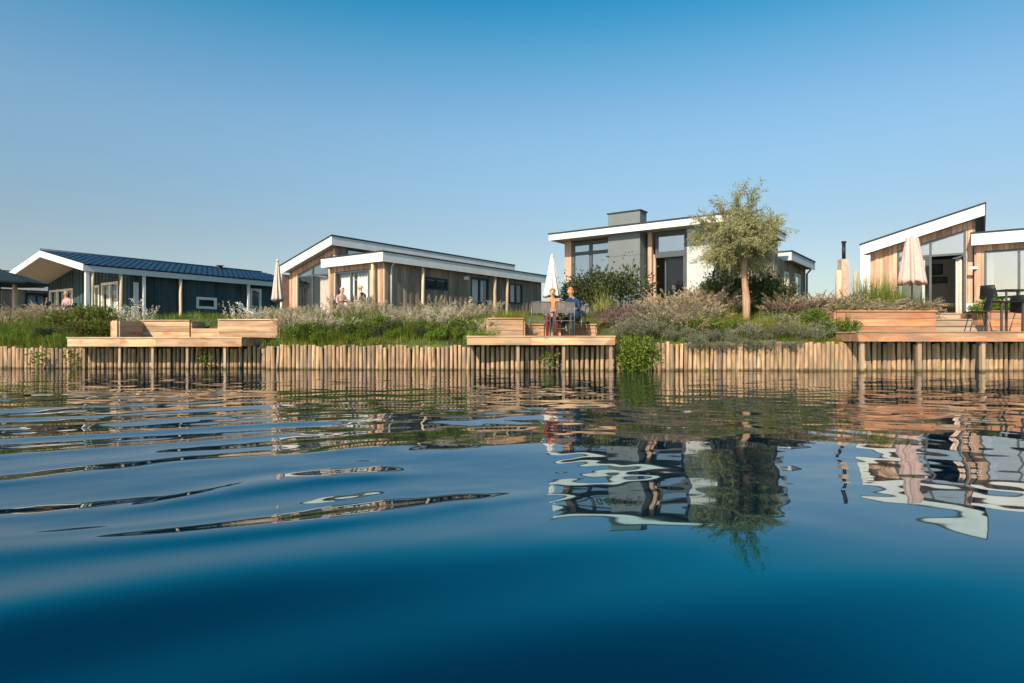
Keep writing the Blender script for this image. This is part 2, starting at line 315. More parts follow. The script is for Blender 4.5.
# ------------------------------------------------------------------ terrain
def yb(x):                                        # the line of the palisade
    return float(np.interp(x, [-400, -6.30, -6.10, -5.6, 0, 10, 400], [16.6, 16.6, 16.05, 16.0, 15.45, 15.2, 15.2]))
def zt(x):                                        # its top
    return float(np.interp(x, [-400, -6.3, -6.1, 2.4, 3.2, 400], [0.555, 0.555, 0.60, 0.60, 0.685, 0.69]))
DECKS = [(-11.12, -6.76, 16.0, 18.3, 0.81), (-1.05, 2.40, 14.9, 18.6, 0.835), (7.90, 15.5, 14.6, 17.9, 0.93)]
def ss(t): t = max(0.0, min(1.0, t)); return t * t * (3 - 2 * t)
def ground_z(x, y):
    d = y - yb(x)
    z0 = zt(x) - 0.03
    top = 1.42
    z = z0 + (top - z0) * (0.15 * min(1, d / 0.5) + 0.85 * ss((d - 0.2) / 3.3)) if d > 0 else z0
    z += 0.05 * math.sin(x * 1.3 + y * 0.7) * min(1, max(0, d / 2)) * max(0, 1 - max(0, d - 6) / 6)
    for (x0, x1, y0, y1, dz) in DECKS:            # hollowed out where a deck lies
        k = min(ss((x - x0 + 0.15) / 0.15), ss((x1 + 0.15 - x) / 0.15), ss((y1 - y + 0.1) / 0.3))
        if k > 0: z = z * (1 - k) + min(z, dz - 0.25) * k
    return z
def build_ground():
    xs = np.concatenate([np.array([-1500, -600, -250, -120, -70, -45]), np.linspace(-34, 26, 241), np.array([34, 45, 70, 120, 250, 600, 1500])])
    ds = np.concatenate([np.array([0.07, 0.0701]), np.linspace(0.25, 8, 40), np.array([9, 11, 14, 18, 24, 32, 45, 70, 120, 250, 600, 1500, 2500])])
    V = []; n = len(xs)
    for j, d in enumerate(ds):
        for x in xs:
            y = yb(x) + d
            V.append((x, y, -1.5 if j == 0 else ground_z(x, y)))
    Fc = [(j * n + i, j * n + i + 1, (j + 1) * n + i + 1, (j + 1) * n + i) for j in range(len(ds) - 1) for i in range(n - 1)]
    o = link('ground', mesh_from('ground', V, Fc, 'ground', True)); o['kind'] = 'structure'
build_ground()

# ------------------------------------------------------------------ water: a real wavy sheet
def build_water():
    ys = [0.35]
    while ys[-1] < 16.8: ys.append(ys[-1] + max(0.008, min(0.045, ys[-1] * 0.0062)))
    ys = np.array(ys); sx = np.linspace(-1, 1, 560)
    Yg, S = np.meshgrid(ys, sx, indexing='ij'); Xg = S * (Yg * 0.86 + 1.6)
    Zg = waves(Xg, Yg)
    nj, ni = Xg.shape
    V = np.stack([Xg, Yg, Zg], -1).reshape(-1, 3)
    idx = np.arange(nj * ni).reshape(nj, ni)
    Q = np.stack([idx[:-1, :-1], idx[:-1, 1:], idx[1:, 1:], idx[1:, :-1]], -1).reshape(-1, 4)
    # the canal goes on outside the waves: strips joined to the border
    ring = np.concatenate([idx[0, :], idx[1:, -1], idx[-1, -2::-1], idx[-2:0:-1, 0]])
    P = V[ring]; c = np.array([0, 8.0, 0])
    out1 = c + (P - c) * np.array([3, 3, 0]); out1[:, 1] = np.minimum(out1[:, 1], 16.9)
    out2 = c + (P - c) * np.array([120, 120, 0]); out2[:, 1] = np.minimum(out2[:, 1], 16.95)
    n0 = len(V); m = len(ring)
    V = np.concatenate([V, out1, out2]); a = np.arange(m); bq = (a + 1) % m
    Q = np.concatenate([Q, np.stack([ring[a], ring[bq], n0 + bq, n0 + a], -1)[:, ::-1], np.stack([n0 + a, n0 + bq, n0 + m + bq, n0 + m + a], -1)[:, ::-1]])
    me = bpy.data.meshes.new('water'); me.vertices.add(len(V)); me.vertices.foreach_set('co', V.ravel().astype(np.float32))
    me.loops.add(len(Q) * 4); me.loops.foreach_set('vertex_index', Q.ravel().astype(np.int32))
    me.polygons.add(len(Q)); me.polygons.foreach_set('loop_start', (np.arange(len(Q)) * 4).astype(np.int32)); 
    me.polygons.foreach_set('use_smooth', np.ones(len(Q), dtype=bool))
    me.update(calc_edges=True); me.validate(); me.materials.append(M['water'])
    o = link('water', me); o['kind'] = 'structure'
def sstep(a, b, t): t = np.clip((t - a) / (b - a), 0, 1); return t * t * (3 - 2 * t)
def waves(x, y):
    rs = np.random.RandomState(5)
    z = np.zeros_like(x)
    def noise(lmin, lmax, n, slope, ang0=0, spread=math.pi, seed=1):
        r = np.random.RandomState(seed); h = np.zeros_like(x)
        for i in range(n):
            L = math.exp(r.uniform(math.log(lmin), math.log(lmax))); k = 2 * math.pi / L; a = ang0 + r.uniform(-spread, spread)
            h += math.sin(0) + np.sin(k * (x * math.cos(a) + y * math.sin(a)) + r.uniform(0, 6.28)) / k
        return h * slope * math.sqrt(2.0 / n)
    def mask(L, seed, lo, hi):
        m = noise(L, L * 2.2, 7, 1.0, 0, math.pi, seed) * 2 * math.pi / (L * 1.5)
        return sstep(lo, hi, m)
    # boat wake running from the lower left to the upper right: short sharp crests, long flat troughs
    left = 1 - sstep(-0.7, 0.6, x + 0.55 * np.maximum(0, y - 3.1))
    near = sstep(1.9, 2.5, y) * (1 - sstep(6.0, 10.0, y))
    wy = x * -0.50 + y * 0.866 + noise(1.2, 3.0, 6, 0.16, 0, math.pi, 21)
    def crest(L, ph, sh):
        return (np.exp(sh * (np.sin(2 * math.pi * wy / L + ph) - 1)) - 0.3) * L / (2 * math.pi)
    wake = crest(0.80, 0.6, 1.2) + 0.34 * crest(0.41, 2.0, 1.0)
    z += wake * 0.094 * left * near * (0.55 + 0.60 * mask(1.3, 33, -0.55, 0.35))
    # long smooth swell everywhere
    z += noise(1.7, 3.6, 8, 0.017, R(118), R(26), 3) * (1 - 0.45 * sstep(0.0, 2.0, x)) * (1 - 0.6 * sstep(4, 8, y))
    z += noise(0.7, 1.5, 6, 0.055, R(128), R(13), 41) * (1 - sstep(1.55, 2.5, y)) * (1 - 0.5 * sstep(-0.2, 1.2, x))
    # soft chop with longer crests
    z += noise(0.50, 1.2, 16, 0.0105, R(99), R(40), 4) * (0.25 + 0.75 * sstep(2.0, 4.2, y))
    # small cross wobble that makes upright lines waver
    z += noise(0.28, 0.60, 14, 0.0055, R(60), R(60), 14) * sstep(1.6, 3.2, y)
    z += noise(0.10, 0.26, 22, 0.0045, R(95), R(55), 52) * sstep(2.0, 3.4, y) * (1 - sstep(7, 9, y))
    # fine ripple towards the far bank
    z += noise(0.20, 0.48, 30, 0.026, R(90), R(45), 8) * sstep(3.8, 7.5, y) * (0.40 + 0.60 * mask(2.2, 9, -0.5, 0.7)) * (1 - 0.60 * sstep(12.5, 15.0, y))
    return z
build_water()

# ------------------------------------------------------------------ houses
FLOOR = 1.5
class House:
    def __init__(s, name, label, px, D, t, floor=FLOOR):
        s.C = Vector((X(px, D), D)); s.t = t; s.fl = floor
        s.e = Vector((math.cos(t), -math.sin(t))); s.d = Vector((math.sin(t), math.cos(t)))
        s.root = thing(name, label, 'house', (s.C.x, s.C.y, floor), -t)
    def A(s, px, b):                       # local x on the plane y=b that the photograph shows at column px
        r = (px - CX) / F; q = s.C + s.d * b
        return (r * q.y - q.x) / (s.e.x - r * s.e.y)
    def B(s, px, a):
        r = (px - CX) / F; q = s.C + s.e * a
        return (r * q.y - q.x) / (s.d.x - r * s.d.y)
    def Zl(s, py, a, b):
        return Z(py, s.C.y + s.e.y * a + s.d.y * b) - s.fl
    def world(s, a, b, z=0):
        q = s.C + s.e * a + s.d * b; return Vector((q.x, q.y, s.fl + z))

def boards(mb, u0, u1, z0, ztop, place, openings=(), pitch=0.14, thick=0.024, rr=None):
    """vertical cladding boards from u0 to u1, cut out at openings (u0,u1,z0,zt0,zt1); place(u,depth,z) gives the point"""
    rr = rr or rnd
    cuts = set([u0, u1]); u = u0
    bounds = []
    while u < u1 - 1e-4:
        v = min(u + pitch, u1); bounds.append((u, v, 0.0 if len(bounds) % 2 else 0.020)); u = v
    ev = sorted([o[0] for o in openings] + [o[1] for o in openings])
    for (p, q, dp) in bounds:
        pts = [p] + [c for c in ev if p + 1e-4 < c < q - 1e-4] + [q]
        for a, b in zip(pts[:-1], pts[1:]):
            g = 0.004; a2 = a + (g if a == p else 0); b2 = b - (g if b == q else 0)
            if b2 - a2 < 0.003: continue
            mid = (a + b) / 2; segs = [(z0, z0, ztop(a2), ztop(b2))]
            for (o0, o1, oz0, t0, t1) in openings:
                if o0 - 1e-6 <= mid <= o1 + 1e-6:
                    ta = t0 + (t1 - t0) * (a2 - o0) / (o1 - o0); tb = t0 + (t1 - t0) * (b2 - o0) / (o1 - o0); ns = []
                    for (la, lb, ha, hb) in segs:
                        if oz0 > la + 0.01 and oz0 < max(ha, hb): ns.append((la, lb, oz0, oz0))
                        elif oz0 >= max(ha, hb): ns.append((la, lb, ha, hb)); continue
                        if ta < ha - 0.01 and ta > la - 0.5: ns.append((max(ta, la), max(tb, lb), ha, hb))
                    segs = ns
            for (la, lb, ha, hb) in segs:
                P = [place(a2, -thick - dp, la), place(b2, -thick - dp, lb), place(b2, 0, lb), place(a2, 0, la),
                     place(a2, -thick - dp, ha), place(b2, -thick - dp, hb), place(b2, 0, hb), place(a2, 0, ha)]
                mb.hexa(P)
FP = lambda b: (lambda u, dp, z: (u, b + dp, z))            # front wall: depth goes towards the camera
SP = lambda a: (lambda u, dp, z: (a - dp, u, z))            # right side wall: u runs back

def bar(mb, place, u0, u1, z0, z1, d0=-0.05, d1=0.05, z0b=None, z1b=None):
    z0b = z0 if z0b is None else z0b; z1b = z1 if z1b is None else z1b
    mb.hexa([place(u0, d0, z0), place(u1, d0, z0b), place(u1, d1, z0b), place(u0, d1, z0), place(u0, d0, z1), place(u1, d0, z1b), place(u1, d1, z1b), place(u0, d1, z1)])
def window(root, place, u0, u1, z0, z1, mull=(), trans=(), z1b=None, frame='frame', glass='glass', w=0.07, skip=(), open_panes=(), name='window', proud=0.05):
    """frame bars as one part, each pane of glass its sub-part"""
    z1b = z1 if z1b is None else z1b
    top = lambda u: z1 + (z1b - z1) * (u - u0) / (u1 - u0)
    mb = MB()
    us = [u0] + list(mull) + [u1]; zs = [z0] + list(trans)
    bar(mb, place, u0, u0 + w, z0, top(u0), -proud, 0.05, z0, top(u0 + w)); bar(mb, place, u1 - w, u1, z0, top(u1 - w), -proud, 0.05, z0, top(u1))
    bar(mb, place, u0 + w, u1 - w, z0, z0 + w, -proud + .003, 0.047)
    bar(mb, place, u0 + w, u1 - w, top(u0 + w) - w, top(u0 + w), -proud + .003, 0.047, top(u1 - w) - w, top(u1 - w))
    for m in mull: bar(mb, place, m - w / 2, m + w / 2, z0 + w, top(m - w / 2) - w, -proud + .006, 0.044, z0 + w, top(m + w / 2) - w)
    for tz in trans: bar(mb, place, u0 + w, u1 - w, tz - w / 2, tz + w / 2, -proud + .009, 0.041)
    fr = mb.build(name, frame, root)
    k = 0
    for i in range(len(us) - 1):
        a = us[i] + (w if i == 0 else w / 2); b = us[i + 1] - (w if i == len(us) - 2 else w / 2)
        for j in range(len(zs)):
            lo = zs[j] + (w if j == 0 else w / 2)
            if (i, j) in open_panes: continue
            p = MB()
            if j == len(zs) - 1: ha, hb = top(a) - w, top(b) - w
            else: ha = hb = zs[j + 1] - w / 2
            if max(ha, hb) < lo + 0.03: continue
            ha = max(ha, lo + 0.01); hb = max(hb, lo + 0.01)
            p.hexa([place(a, -0.006, lo), place(b, -0.006, lo), place(b, 0.006, lo), place(a, 0.006, lo), place(a, -0.006, ha), place(b, -0.006, hb), place(b, 0.006, hb), place(a, 0.006, ha)])
            p.build('pane', glass if not isinstance(glass, dict) else glass.get((i, j), 'glass'), fr)
    return fr
def curtain(root, place, u0, u1, z0, z1, depth=0.18, mat='curtain', folds=9.0):
    n = max(8, int((u1 - u0) * 40)); V = []; Fc = []
    for i in range(n + 1):
        u = u0 + (u1 - u0) * i / n; d = depth + 0.035 * math.sin(folds * 2 * math.pi * (u - u0)) + 0.012 * math.sin(23 * u)
        for (zz, dd) in ((z0, 0), (z1, 0), (z1, 0.008), (z0, 0.008)): V.append(place(u, d + dd, zz))
    for i in range(n):
        k = 4 * i
        Fc += [(k, k + 4, k + 5, k + 1), (k + 3, k + 2, k + 6, k + 7), (k + 1, k + 5, k + 6, k + 2)]
    return link('curtain', mesh_from('curtain', V, Fc, mat, True), root)
def log_post(root, x, y, z0, z1, r=0.06, mat='log', name='post'):
    mb = MB(); pts = [(x + rnd.uniform(-.012, .012), y + rnd.uniform(-.012, .012), z0 + (z1 - z0) * k / 4) for k in range(5)]
    mb.tube(pts, [r * rnd.uniform(0.92, 1.08) for _ in pts], 10); return mb.build(name, mat, root, True)

def lodge(label, px, D, t, wg, fl, fr, lf, lg, glaz, gm, flatwin, flatmull, side=(), fin=0.10, front_open=(), posts=(), zpk=3.6, zlo=2.6, interior=None, full=True, flatglass='glass'):
    h = House('lodge', label, px, D, t); root = h.root
    ztop = lambda a: zpk + (zpk - zlo) * a / wg
    bf = -0.25; zf = 2.65
    # single-pitch roof
    rb = MB(); T = 0.36
    rb.prism([(-wg + .04, ztop(-wg + .04) - .03), (-.04, ztop(-.04) - .03), (-.04, ztop(-.04) - T + .05), (-wg + .04, ztop(-wg + .04) - T + .05)], 1, 0.04, lg)
    roof = rb.build('roof', 'soffit', root)
    fb = MB(); fb.prism([(-wg, ztop(-wg) - .03), (0, zpk - .03), (0, zpk - T - .03), (-wg, ztop(-wg) - T - .03)], 1, 0.0, 0.035); fb.build('fascia', 'white', roof)
    fb = MB(); fb.box(-.034, 0.0, 0.036, lg, zpk - T - .035, zpk - .035); fb.build('fascia', 'white', roof)
    fb = MB(); fb.prism([(-wg - .03, ztop(-wg - .03) - .028), (.03, ztop(.03) - .028), (.03, ztop(.03) + .02), (-wg - .03, ztop(-wg - .03) + .02)], 1, -.03, lg + .03); fb.build('roofing_felt', 'felt', roof)
    # flat roof beside it
    rb = MB(); rb.box(fl + .04, fr - .04, bf + .04, lf, zf - .33, zf - .03); froof = rb.build('flat_roof', 'soffit', root)
    for (a0, a1, b0, b1) in ((fl, fr, bf, bf + .035), (fr - .034, fr, bf + .036, lf), (fl, fl + .034, bf + .036, 0.6)):
        fb = MB(); fb.box(a0, a1, b0, b1, zf - .40, zf - .035 - (.004 if a0 > fl else 0)); fb.build('fascia', 'white', froof)
    fb = MB(); fb.box(fl - .03, fr + .03, bf - .03, lf + .03, zf - .03, zf + .012); fb.build('roofing_felt', 'felt', froof)
    # floor slab, plinth and rooms
    fb = MB(); fb.box(-wg + .15, fr - .33, -.02, lf - .3, -.9, -.02); fb.build('plinth', 'white_grey', root)
    wb = MB(); rd = interior or 'room'
    wb.box(-wg + .2, fr - .45, 4.8, 4.9, 0, 2.3); wb.box(-wg + .2, -.1, 4.81, 4.89, 2.3, zlo - .2)
    wb.box(-.15, -.08, 2.6, 4.8, 0, 2.3)
    wb.build('inner_wall', rd, root)
    if not full: return h
    # gable wall with the tall glazing
    bw = 0.45; a0, a1 = -wg + .10, -.30
    ga0 = h.A(glaz[0], bw) if glaz[0] else -wg + .9; ga1 = h.A(glaz[1], bw) if glaz[1] else -.42
    gt = lambda a: ztop(a) - .60
    cl = MB(); boards(cl, a0, a1, 0, lambda a: ztop(a) - T, FP(bw), [(ga0, ga1, 0.0, gt(ga0), gt(ga1))]); cl.build('cladding', 'clad', root, stuff=True)
    m1 = h.A(gm, bw) if gm else (ga0 + ga1) / 2
    wn = window(root, FP(bw), ga0, ga1, 0.02, gt(ga0), [m1], [2.08], gt(ga1), open_panes=front_open, glass={(0, 1): 'glass_hi', (1, 1): 'glass_hi', (0, 0): 'glass', (1, 0): 'glass'})
    # fin at the low end
    fb = MB(); fb.box(-wg + .03, -wg + .10, .04, bw + .2, -.3, ztop(-wg) - T - .035); fb.build('side_fin', 'brick', root)
    fb = MB(); fb.box(-wg, -wg + fin, 0.0, .035, -.3, ztop(-wg) - T - .036); fb.build('corner_trim', 'white', root)
    # flat part: front wall, window
    bw2 = 0.12; c0, c1 = fl + .12, fr - .30
    w0, w1 = (h.A(flatwin[0], bw2) if flatwin[0] else fl + .8), min(h.A(flatwin[1], bw2) if flatwin[1] else fr - .9, fr - .5)
    cl = MB(); boards(cl, c0, c1, 0, lambda a: zf - .36, FP(bw2), [(w0, w1, 0.0, flatwin[2], flatwin[2])]); cl.build('cladding', 'clad', root, stuff=True)
    wn2 = window(root, FP(bw2), w0, w1, 0.02, flatwin[2], [h.A(p, bw2) for p in flatmull], glass=flatglass)
    cl = MB(); boards(cl, bw2 + .01, bw + .2, 0, lambda a: zf - .36, lambda u, dp, z: (c0 + dp, u, z)); cl.build('cladding', 'clad', root, stuff=True)
    # right side wall
    sa = fr - .30
    ops = []
    for (p0, p1, y0, y1) in side:
        b0, b1 = h.B(p0, sa), h.B(p1, sa); bm = (b0 + b1) / 2
        ops.append((b0, b1, max(0.05, h.Zl(y1, sa, bm)), h.Zl(y0, sa, bm), h.Zl(y0, sa, bm)))
    cl = MB(); boards(cl, bw2 - .02, lf - .3, 0, lambda a: zf - .36, SP(sa), ops, pitch=0.17); cl.build('cladding', 'clad_grey', root, stuff=True)
    for o in ops:
        wn3 = window(root, SP(sa), o[0], o[1], o[2], o[3], [(o[0] + o[1]) / 2] if o[1] - o[0] > 1.1 else [], frame='frame_dark', glass='glass', w=0.09)
        if o[3] - o[2] > 0.8: curtain(root, SP(sa), o[0] + .1, o[1] - .1, o[2] + .05, o[3], 0.25)
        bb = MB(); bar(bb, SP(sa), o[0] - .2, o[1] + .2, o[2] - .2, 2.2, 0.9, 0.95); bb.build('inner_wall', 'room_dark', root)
    # clerestory strip above the flat roof
    k0 = 1.0; k1 = 4.2
    cl = MB(); boards(cl, bw, lg - .3, zf, lambda a: zpk - T - .02, SP(-.30), [(k0, k1, zf + .05, zpk - T - .04, zpk - T - .04)]); cl.build('cladding', 'clad_grey', root, stuff=True)
    window(root, SP(-.30), k0, k1, zf + .05, zpk - T - .04, [2.6], frame='frame', glass='glass_hi')
    # left and back walls
    bk = MB(); boards(bk, -wg + .1, -.3, 0, lambda a: ztop(a) - T, lambda u, dp, z: (u, lg - .3 - dp, z)); boards(bk, -.3, sa, 0, lambda a: zf - .36, lambda u, dp, z: (u, lf - .35 - dp, z))
    boards(bk, bw + .2, lg - .3, 0, lambda a: ztop(-wg + .1) - T, lambda u, dp, z: (-wg + .1 + dp, u, z)); bk.build('cladding', 'clad_grey', root, stuff=True)
    for (kind, px_, a_or_b, z1, r) in posts:
        if kind == 'front': log_post(root, h.A(px_, a_or_b), a_or_b, -.6, z1, r)
        elif kind == 'pipe':
            b = h.B(px_, sa + .06); mb = MB(); mb.tube([(sa + .06, b, 0), (sa + .06, b, 2.0), (sa + .1, b, 2.15), (fr - .06, b, 2.28)], 0.035, 8); mb.build('downpipe', 'white_grey', root, True)
        else: log_post(root, a_or_b, h.B(px_, a_or_b), -.6, z1, r)
    return h

T0 = math.atan(470 / F)
# lodge at the left centre
h2 = lodge('cedar lodge with white roof edges and two people seated outside its windows', 331.5, 26.5, T0, 3.6, -.37, 3.36, 11.3, 12.9,
           (298.4, None), 313, (336, 370, 2.07), [351.5],
           side=[(425, 447, 278, 290), (470, 488, 278, 304), (508.5, 522, 283.5, 304)],
           posts=[('front', 373, -.12, 2.26, .07), ('front', 329.5, -.12, 2.26, .04), ('side', 423, 3.25, 2.26, .06), ('side', 495, 3.25, 2.26, .075), ('side', 507, 3.25, 2.26, .07), ('pipe', 391.5, 0, 0, 0)])
bw = .45
curtain(h2.root, FP(bw), h2.A(316, bw), -.5, 0.05, 2.0, 0.22, 'curtain_pink', 5)
curtain(h2.root, FP(.12), h2.A(337.5, .12), h2.A(350.5, .12), 0.05, 1.98, 0.2)
curtain(h2.root, FP(.12), h2.A(353, .12), h2.A(369, .12), 0.05, 1.98, 0.22, folds=6)
mb = MB(); b_ = h2.B(465, 3.06); mb.box(3.1, 3.2, b_ - .12, b_ + .12, 1.95, 2.1); mb.build('wall_lamp', 'white', h2.root)
# lodge at the right edge
h4 = lodge('cedar lodge at the right edge with open glass doors and pink parasol in front', 985, 20.3, T0, 3.5, -.35, 3.6, 9.0, 10.0,
           (897, 966), 930.5, (984, 1040, 2.09), [1019], fin=0.30, front_open=((1, 0),), interior='room', flatglass='glass_hi')
curtain(h4.root, FP(.45), h4.A(955.5, .45), h4.A(962.5, .45), 0.05, 2.0, 0.2, 'curtain_pink', 6)
curtain(h4.root, FP(.12), h4.A(985.5, .12), h4.A(994, .12), 0.05, 2.0, 0.2, 'curtain', 6)
# sliding door leaf pushed to the left behind the fixed pane
window(h4.root, FP(.60), h4.A(899, .6), h4.A(925, .6), 0.04, 2.03, frame='white', glass='glass', name='sliding_door', w=0.08)
def picture(px, y0, y1, w_, b=4.78):
    a = h4.A(px, b); z0, z1 = h4.Zl(y1, a, b), h4.Zl(y0, a, b)
    mb = MB(); mb.box(a - w_ / 2, a + w_ / 2, b - .03, b, z0, z1); p = mb.build('picture_frame', 'black', h4.root)
    mb = MB(); mb.box(a - w_ / 2 + .05, a + w_ / 2 - .05, b - .036, b - .031, z0 + .05, z1 - .05); mb.build('print', 'picture', p)
picture(936.5, 264, 275, .42); picture(938, 277, 283.5, .62)
mb = MB(); mb.box(h4.A(966.5, .06), h4.A(980, .06), .02, .09, -.4, .42); mb.build('plinth_panel', 'white', h4.root)
mb = MB(); a = h4.A(973.5, .05); mb.box(a - .12, a + .12, .03, .09, 1.52, 1.6); mb.build('wall_lamp', 'white', h4.root)

# far lodge behind the open parasol at the left edge
D0 = 38.4; d_ = Vector((math.sin(T0), math.cos(T0))); e_ = Vector((math.cos(T0), -math.sin(T0)))
pc = Vector((X(60, 39.2), 39.2)) - d_ * 10.2 - e_ * 3.36
h0 = lodge('grey clad lodge with blue window behind the open parasol at the left edge', CX + F * pc.x / pc.y, pc.y, T0, 3.6, -.37, 3.36, 10.2, 10.6,
           (None, None), None, (None, None, 2.07), [], side=[(25, 47.5, 293, 313)])

# ---- teal house with blue tiled saddle roof
def teal_house():
    t = R(34); h = House('teal_house', 'teal boarded house with blue tiled saddle roof and covered porch', 83, 28.1, t); root = h.root
    LA, RA, L = -9.7, -4.55, 12.0; ze = 2.58; zr = 3.52; T = .27
    zl = 2.44
    top = lambda a: zr + (ze - zr) * (a - RA) / (0 - RA) if a > RA else zr + (zl - zr) * (a - RA) / (LA - RA)
    rb = MB()
    rb.prism([(RA, zr - .02), (-.04, ze - .02), (-.04, ze - .12), (RA, zr - .12)], 1, .04, L); rb.prism([(LA + .04, top(LA + .04) - .02), (RA, zr - .02), (RA, zr - .12), (LA + .04, top(LA + .04) - .12)], 1, .04, L)
    roof = rb.build('roof', 'soffit', root)
    for (p, q) in ((RA, 0), (LA, RA)):
        fb = MB(); fb.prism([(p, top(p) + .03), (q, top(q) + .03), (q, top(q) - T), (p, top(p) - T)], 1, 0, .04); fb.build('bargeboard', 'white', roof)
    fb = MB(); fb.box(-.036, 0, .042, L, ze - T - .01, ze - .022); fb.build('fascia', 'white_grey', roof)
    # pantile rows: a rib every 0.33 m from ridge to eave, stepped at every course
    tb = MB(); n = int(L / 0.30)
    for i in range(n):
        b0 = .05 + i * .30
        for k in range(9):
            a0 = RA + (0.03 - RA) * k / 9; a1 = RA + (0.03 - RA) * (k + 1) / 9 + .04
            z0 = top(a0) + .0; z1 = top(min(a1, 0.03)) + .035
            prof = [(0, .005), (.05, .012), (.15, .02), (.21, .065), (.255, .075), (.30, .03)]
            V = []; Fc = []
            for (bb, zz) in prof: V += [(a0, b0 + bb, z0 + zz), (a1, b0 + bb, z1 + zz)]
            for j in range(len(prof) - 1): Fc.append((2 * j, 2 * j + 1, 2 * j + 3, 2 * j + 2))
            V += [(a1, b0 + bb, z1 + zz - .035) for (bb, zz) in prof]; q = 2 * len(prof)
            for j in range(len(prof) - 1): Fc.append((2 * j + 1, q + j, q + j + 1, 2 * j + 3))
            tb.add(V, Fc)
    tiles = tb.build('roof_tiles', 'tile', roof); tiles['kind'] = 'stuff'
    tb = MB(); tb.prism([(LA - .03, top(LA) + .02), (RA, zr + .02), (RA, zr + .06), (LA - .03, top(LA) + .06)], 1, .05, L); tb.build('far_roof_tiles', 'tile', roof)
    tb = MB(); tb.tube([(RA, .03, zr + .06), (RA, L, zr + .06)], .085, 8); tb.build('ridge_cap', 'tile', roof, True)
    mb = MB(); v = h.B(220, RA + .4); mb.box(RA + .3, RA + .5, v - .1, v + .1, zr - .1, zr + .14); mb.box(RA + .22, RA + .58, v - .16, v + .16, zr + .14, zr + .18); mb.build('roof_vent', 'felt', roof)
    # walls
    bg_ = 2.2; sa = -.42
    ops = [(h.A(50, bg_), h.A(73.5, bg_), 0, 2.0, 2.0), (h.A(94.5, bg_), h.A(100, bg_), 0, 2.02, 2.02), (h.A(102, bg_), h.A(119, bg_), 0, 2.1, 2.1)]
    cl = MB(); boards(cl, LA + .15, sa, 0, lambda a: top(a) - .12, FP(bg_), ops, pitch=.18); cl.build('cladding', 'teal', root, stuff=True)
    sw = [(h.B(196, sa), h.B(216.5, sa), h.Zl(309, sa, 6), h.Zl(297.5, sa, 6), 0), (h.B(250, sa), h.B(261, sa), .05, h.Zl(289, sa, 9), 0), (h.B(133, sa), h.B(138, sa), .1, 2.0, 0)]
    sw = [(a, b, max(.05, c), d2, d2) for (a, b, c, d2, _) in sw]
    cl = MB(); boards(cl, bg_ - .02, L - .3, 0, lambda a: ze - T + .1, SP(sa), sw, pitch=.18); cl.build('cladding', 'teal', root, stuff=True)
    bk = MB(); bk.box(LA + .15, sa, L - .4, L - .3, 0, 2.3); bk.box(LA + .15, LA + .25, bg_, L - .41, 0, 2.3); bk.build('back_wall', 'teal', root)
    fb = MB(); fb.box(LA, -.1, .1, L - .3, -.6, -.01); fb.build('porch_floor', 'deck_grey', root)
    ib = MB(); ib.box(LA + .3, sa - .1, 5.0, 5.1, 0, 2.3); ib.build('inner_wall', 'room', root)
    o = ops[0]; third = (o[1] - o[0]) / 3
    window(root, FP(bg_), o[0], o[1], .02, 2.0, [o[0] + third, o[0] + 2 * third], frame='frame_cream', glass='glass', w=.11)
    for k in range(3): curtain(root, FP(bg_), o[0] + third * k + .1, o[0] + third * k + .75, .05, 1.9, .15)
    o = ops[1]; window(root, FP(bg_), o[0], o[1], .02, 2.02, frame='frame_cream', glass='glass', w=.12, name='door')
    o = ops[2]; window(root, FP(bg_), o[0], o[1], .02, 2.1, [(o[0] + o[1]) / 2], frame='frame_cream', glass='glass', w=.12, name='door'); curtain(root, FP(bg_), o[0] + .15, o[1] - .1, .05, 2.0, .12, 'curtain', 4)
    for k, o in enumerate(sw):
        window(root, SP(sa), o[0], o[1], o[2], o[3], frame='white', glass='glass_hi' if k else 'glass', w=.13 if k == 0 else .1)
        if k: curtain(root, SP(sa), o[0] + .1, o[1] - .1, o[2] + .1, o[3] - .05, .2)
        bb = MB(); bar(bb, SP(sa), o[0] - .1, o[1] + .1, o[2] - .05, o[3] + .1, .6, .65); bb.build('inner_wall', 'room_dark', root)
    for (px_, w_, m_) in ((87, .075, 'white'), (144, .055, 'white'), (248.5, .06, 'white')):
        b = h.B(px_, -.12); mb = MB(); mb.box(-.12 - w_, -.12 + w_, b - w_, b + w_, -.3, ze - T - .012); mb.build('post', m_, root)
    for (px_, r_) in ((92.5, .075), (121, .075), (180.5, .07)):
        b = h.B(px_, -.1); log_post(root, -.1, max(.2, b), -.7, ze - T - .014, r_)
    return h
h1 = teal_house()

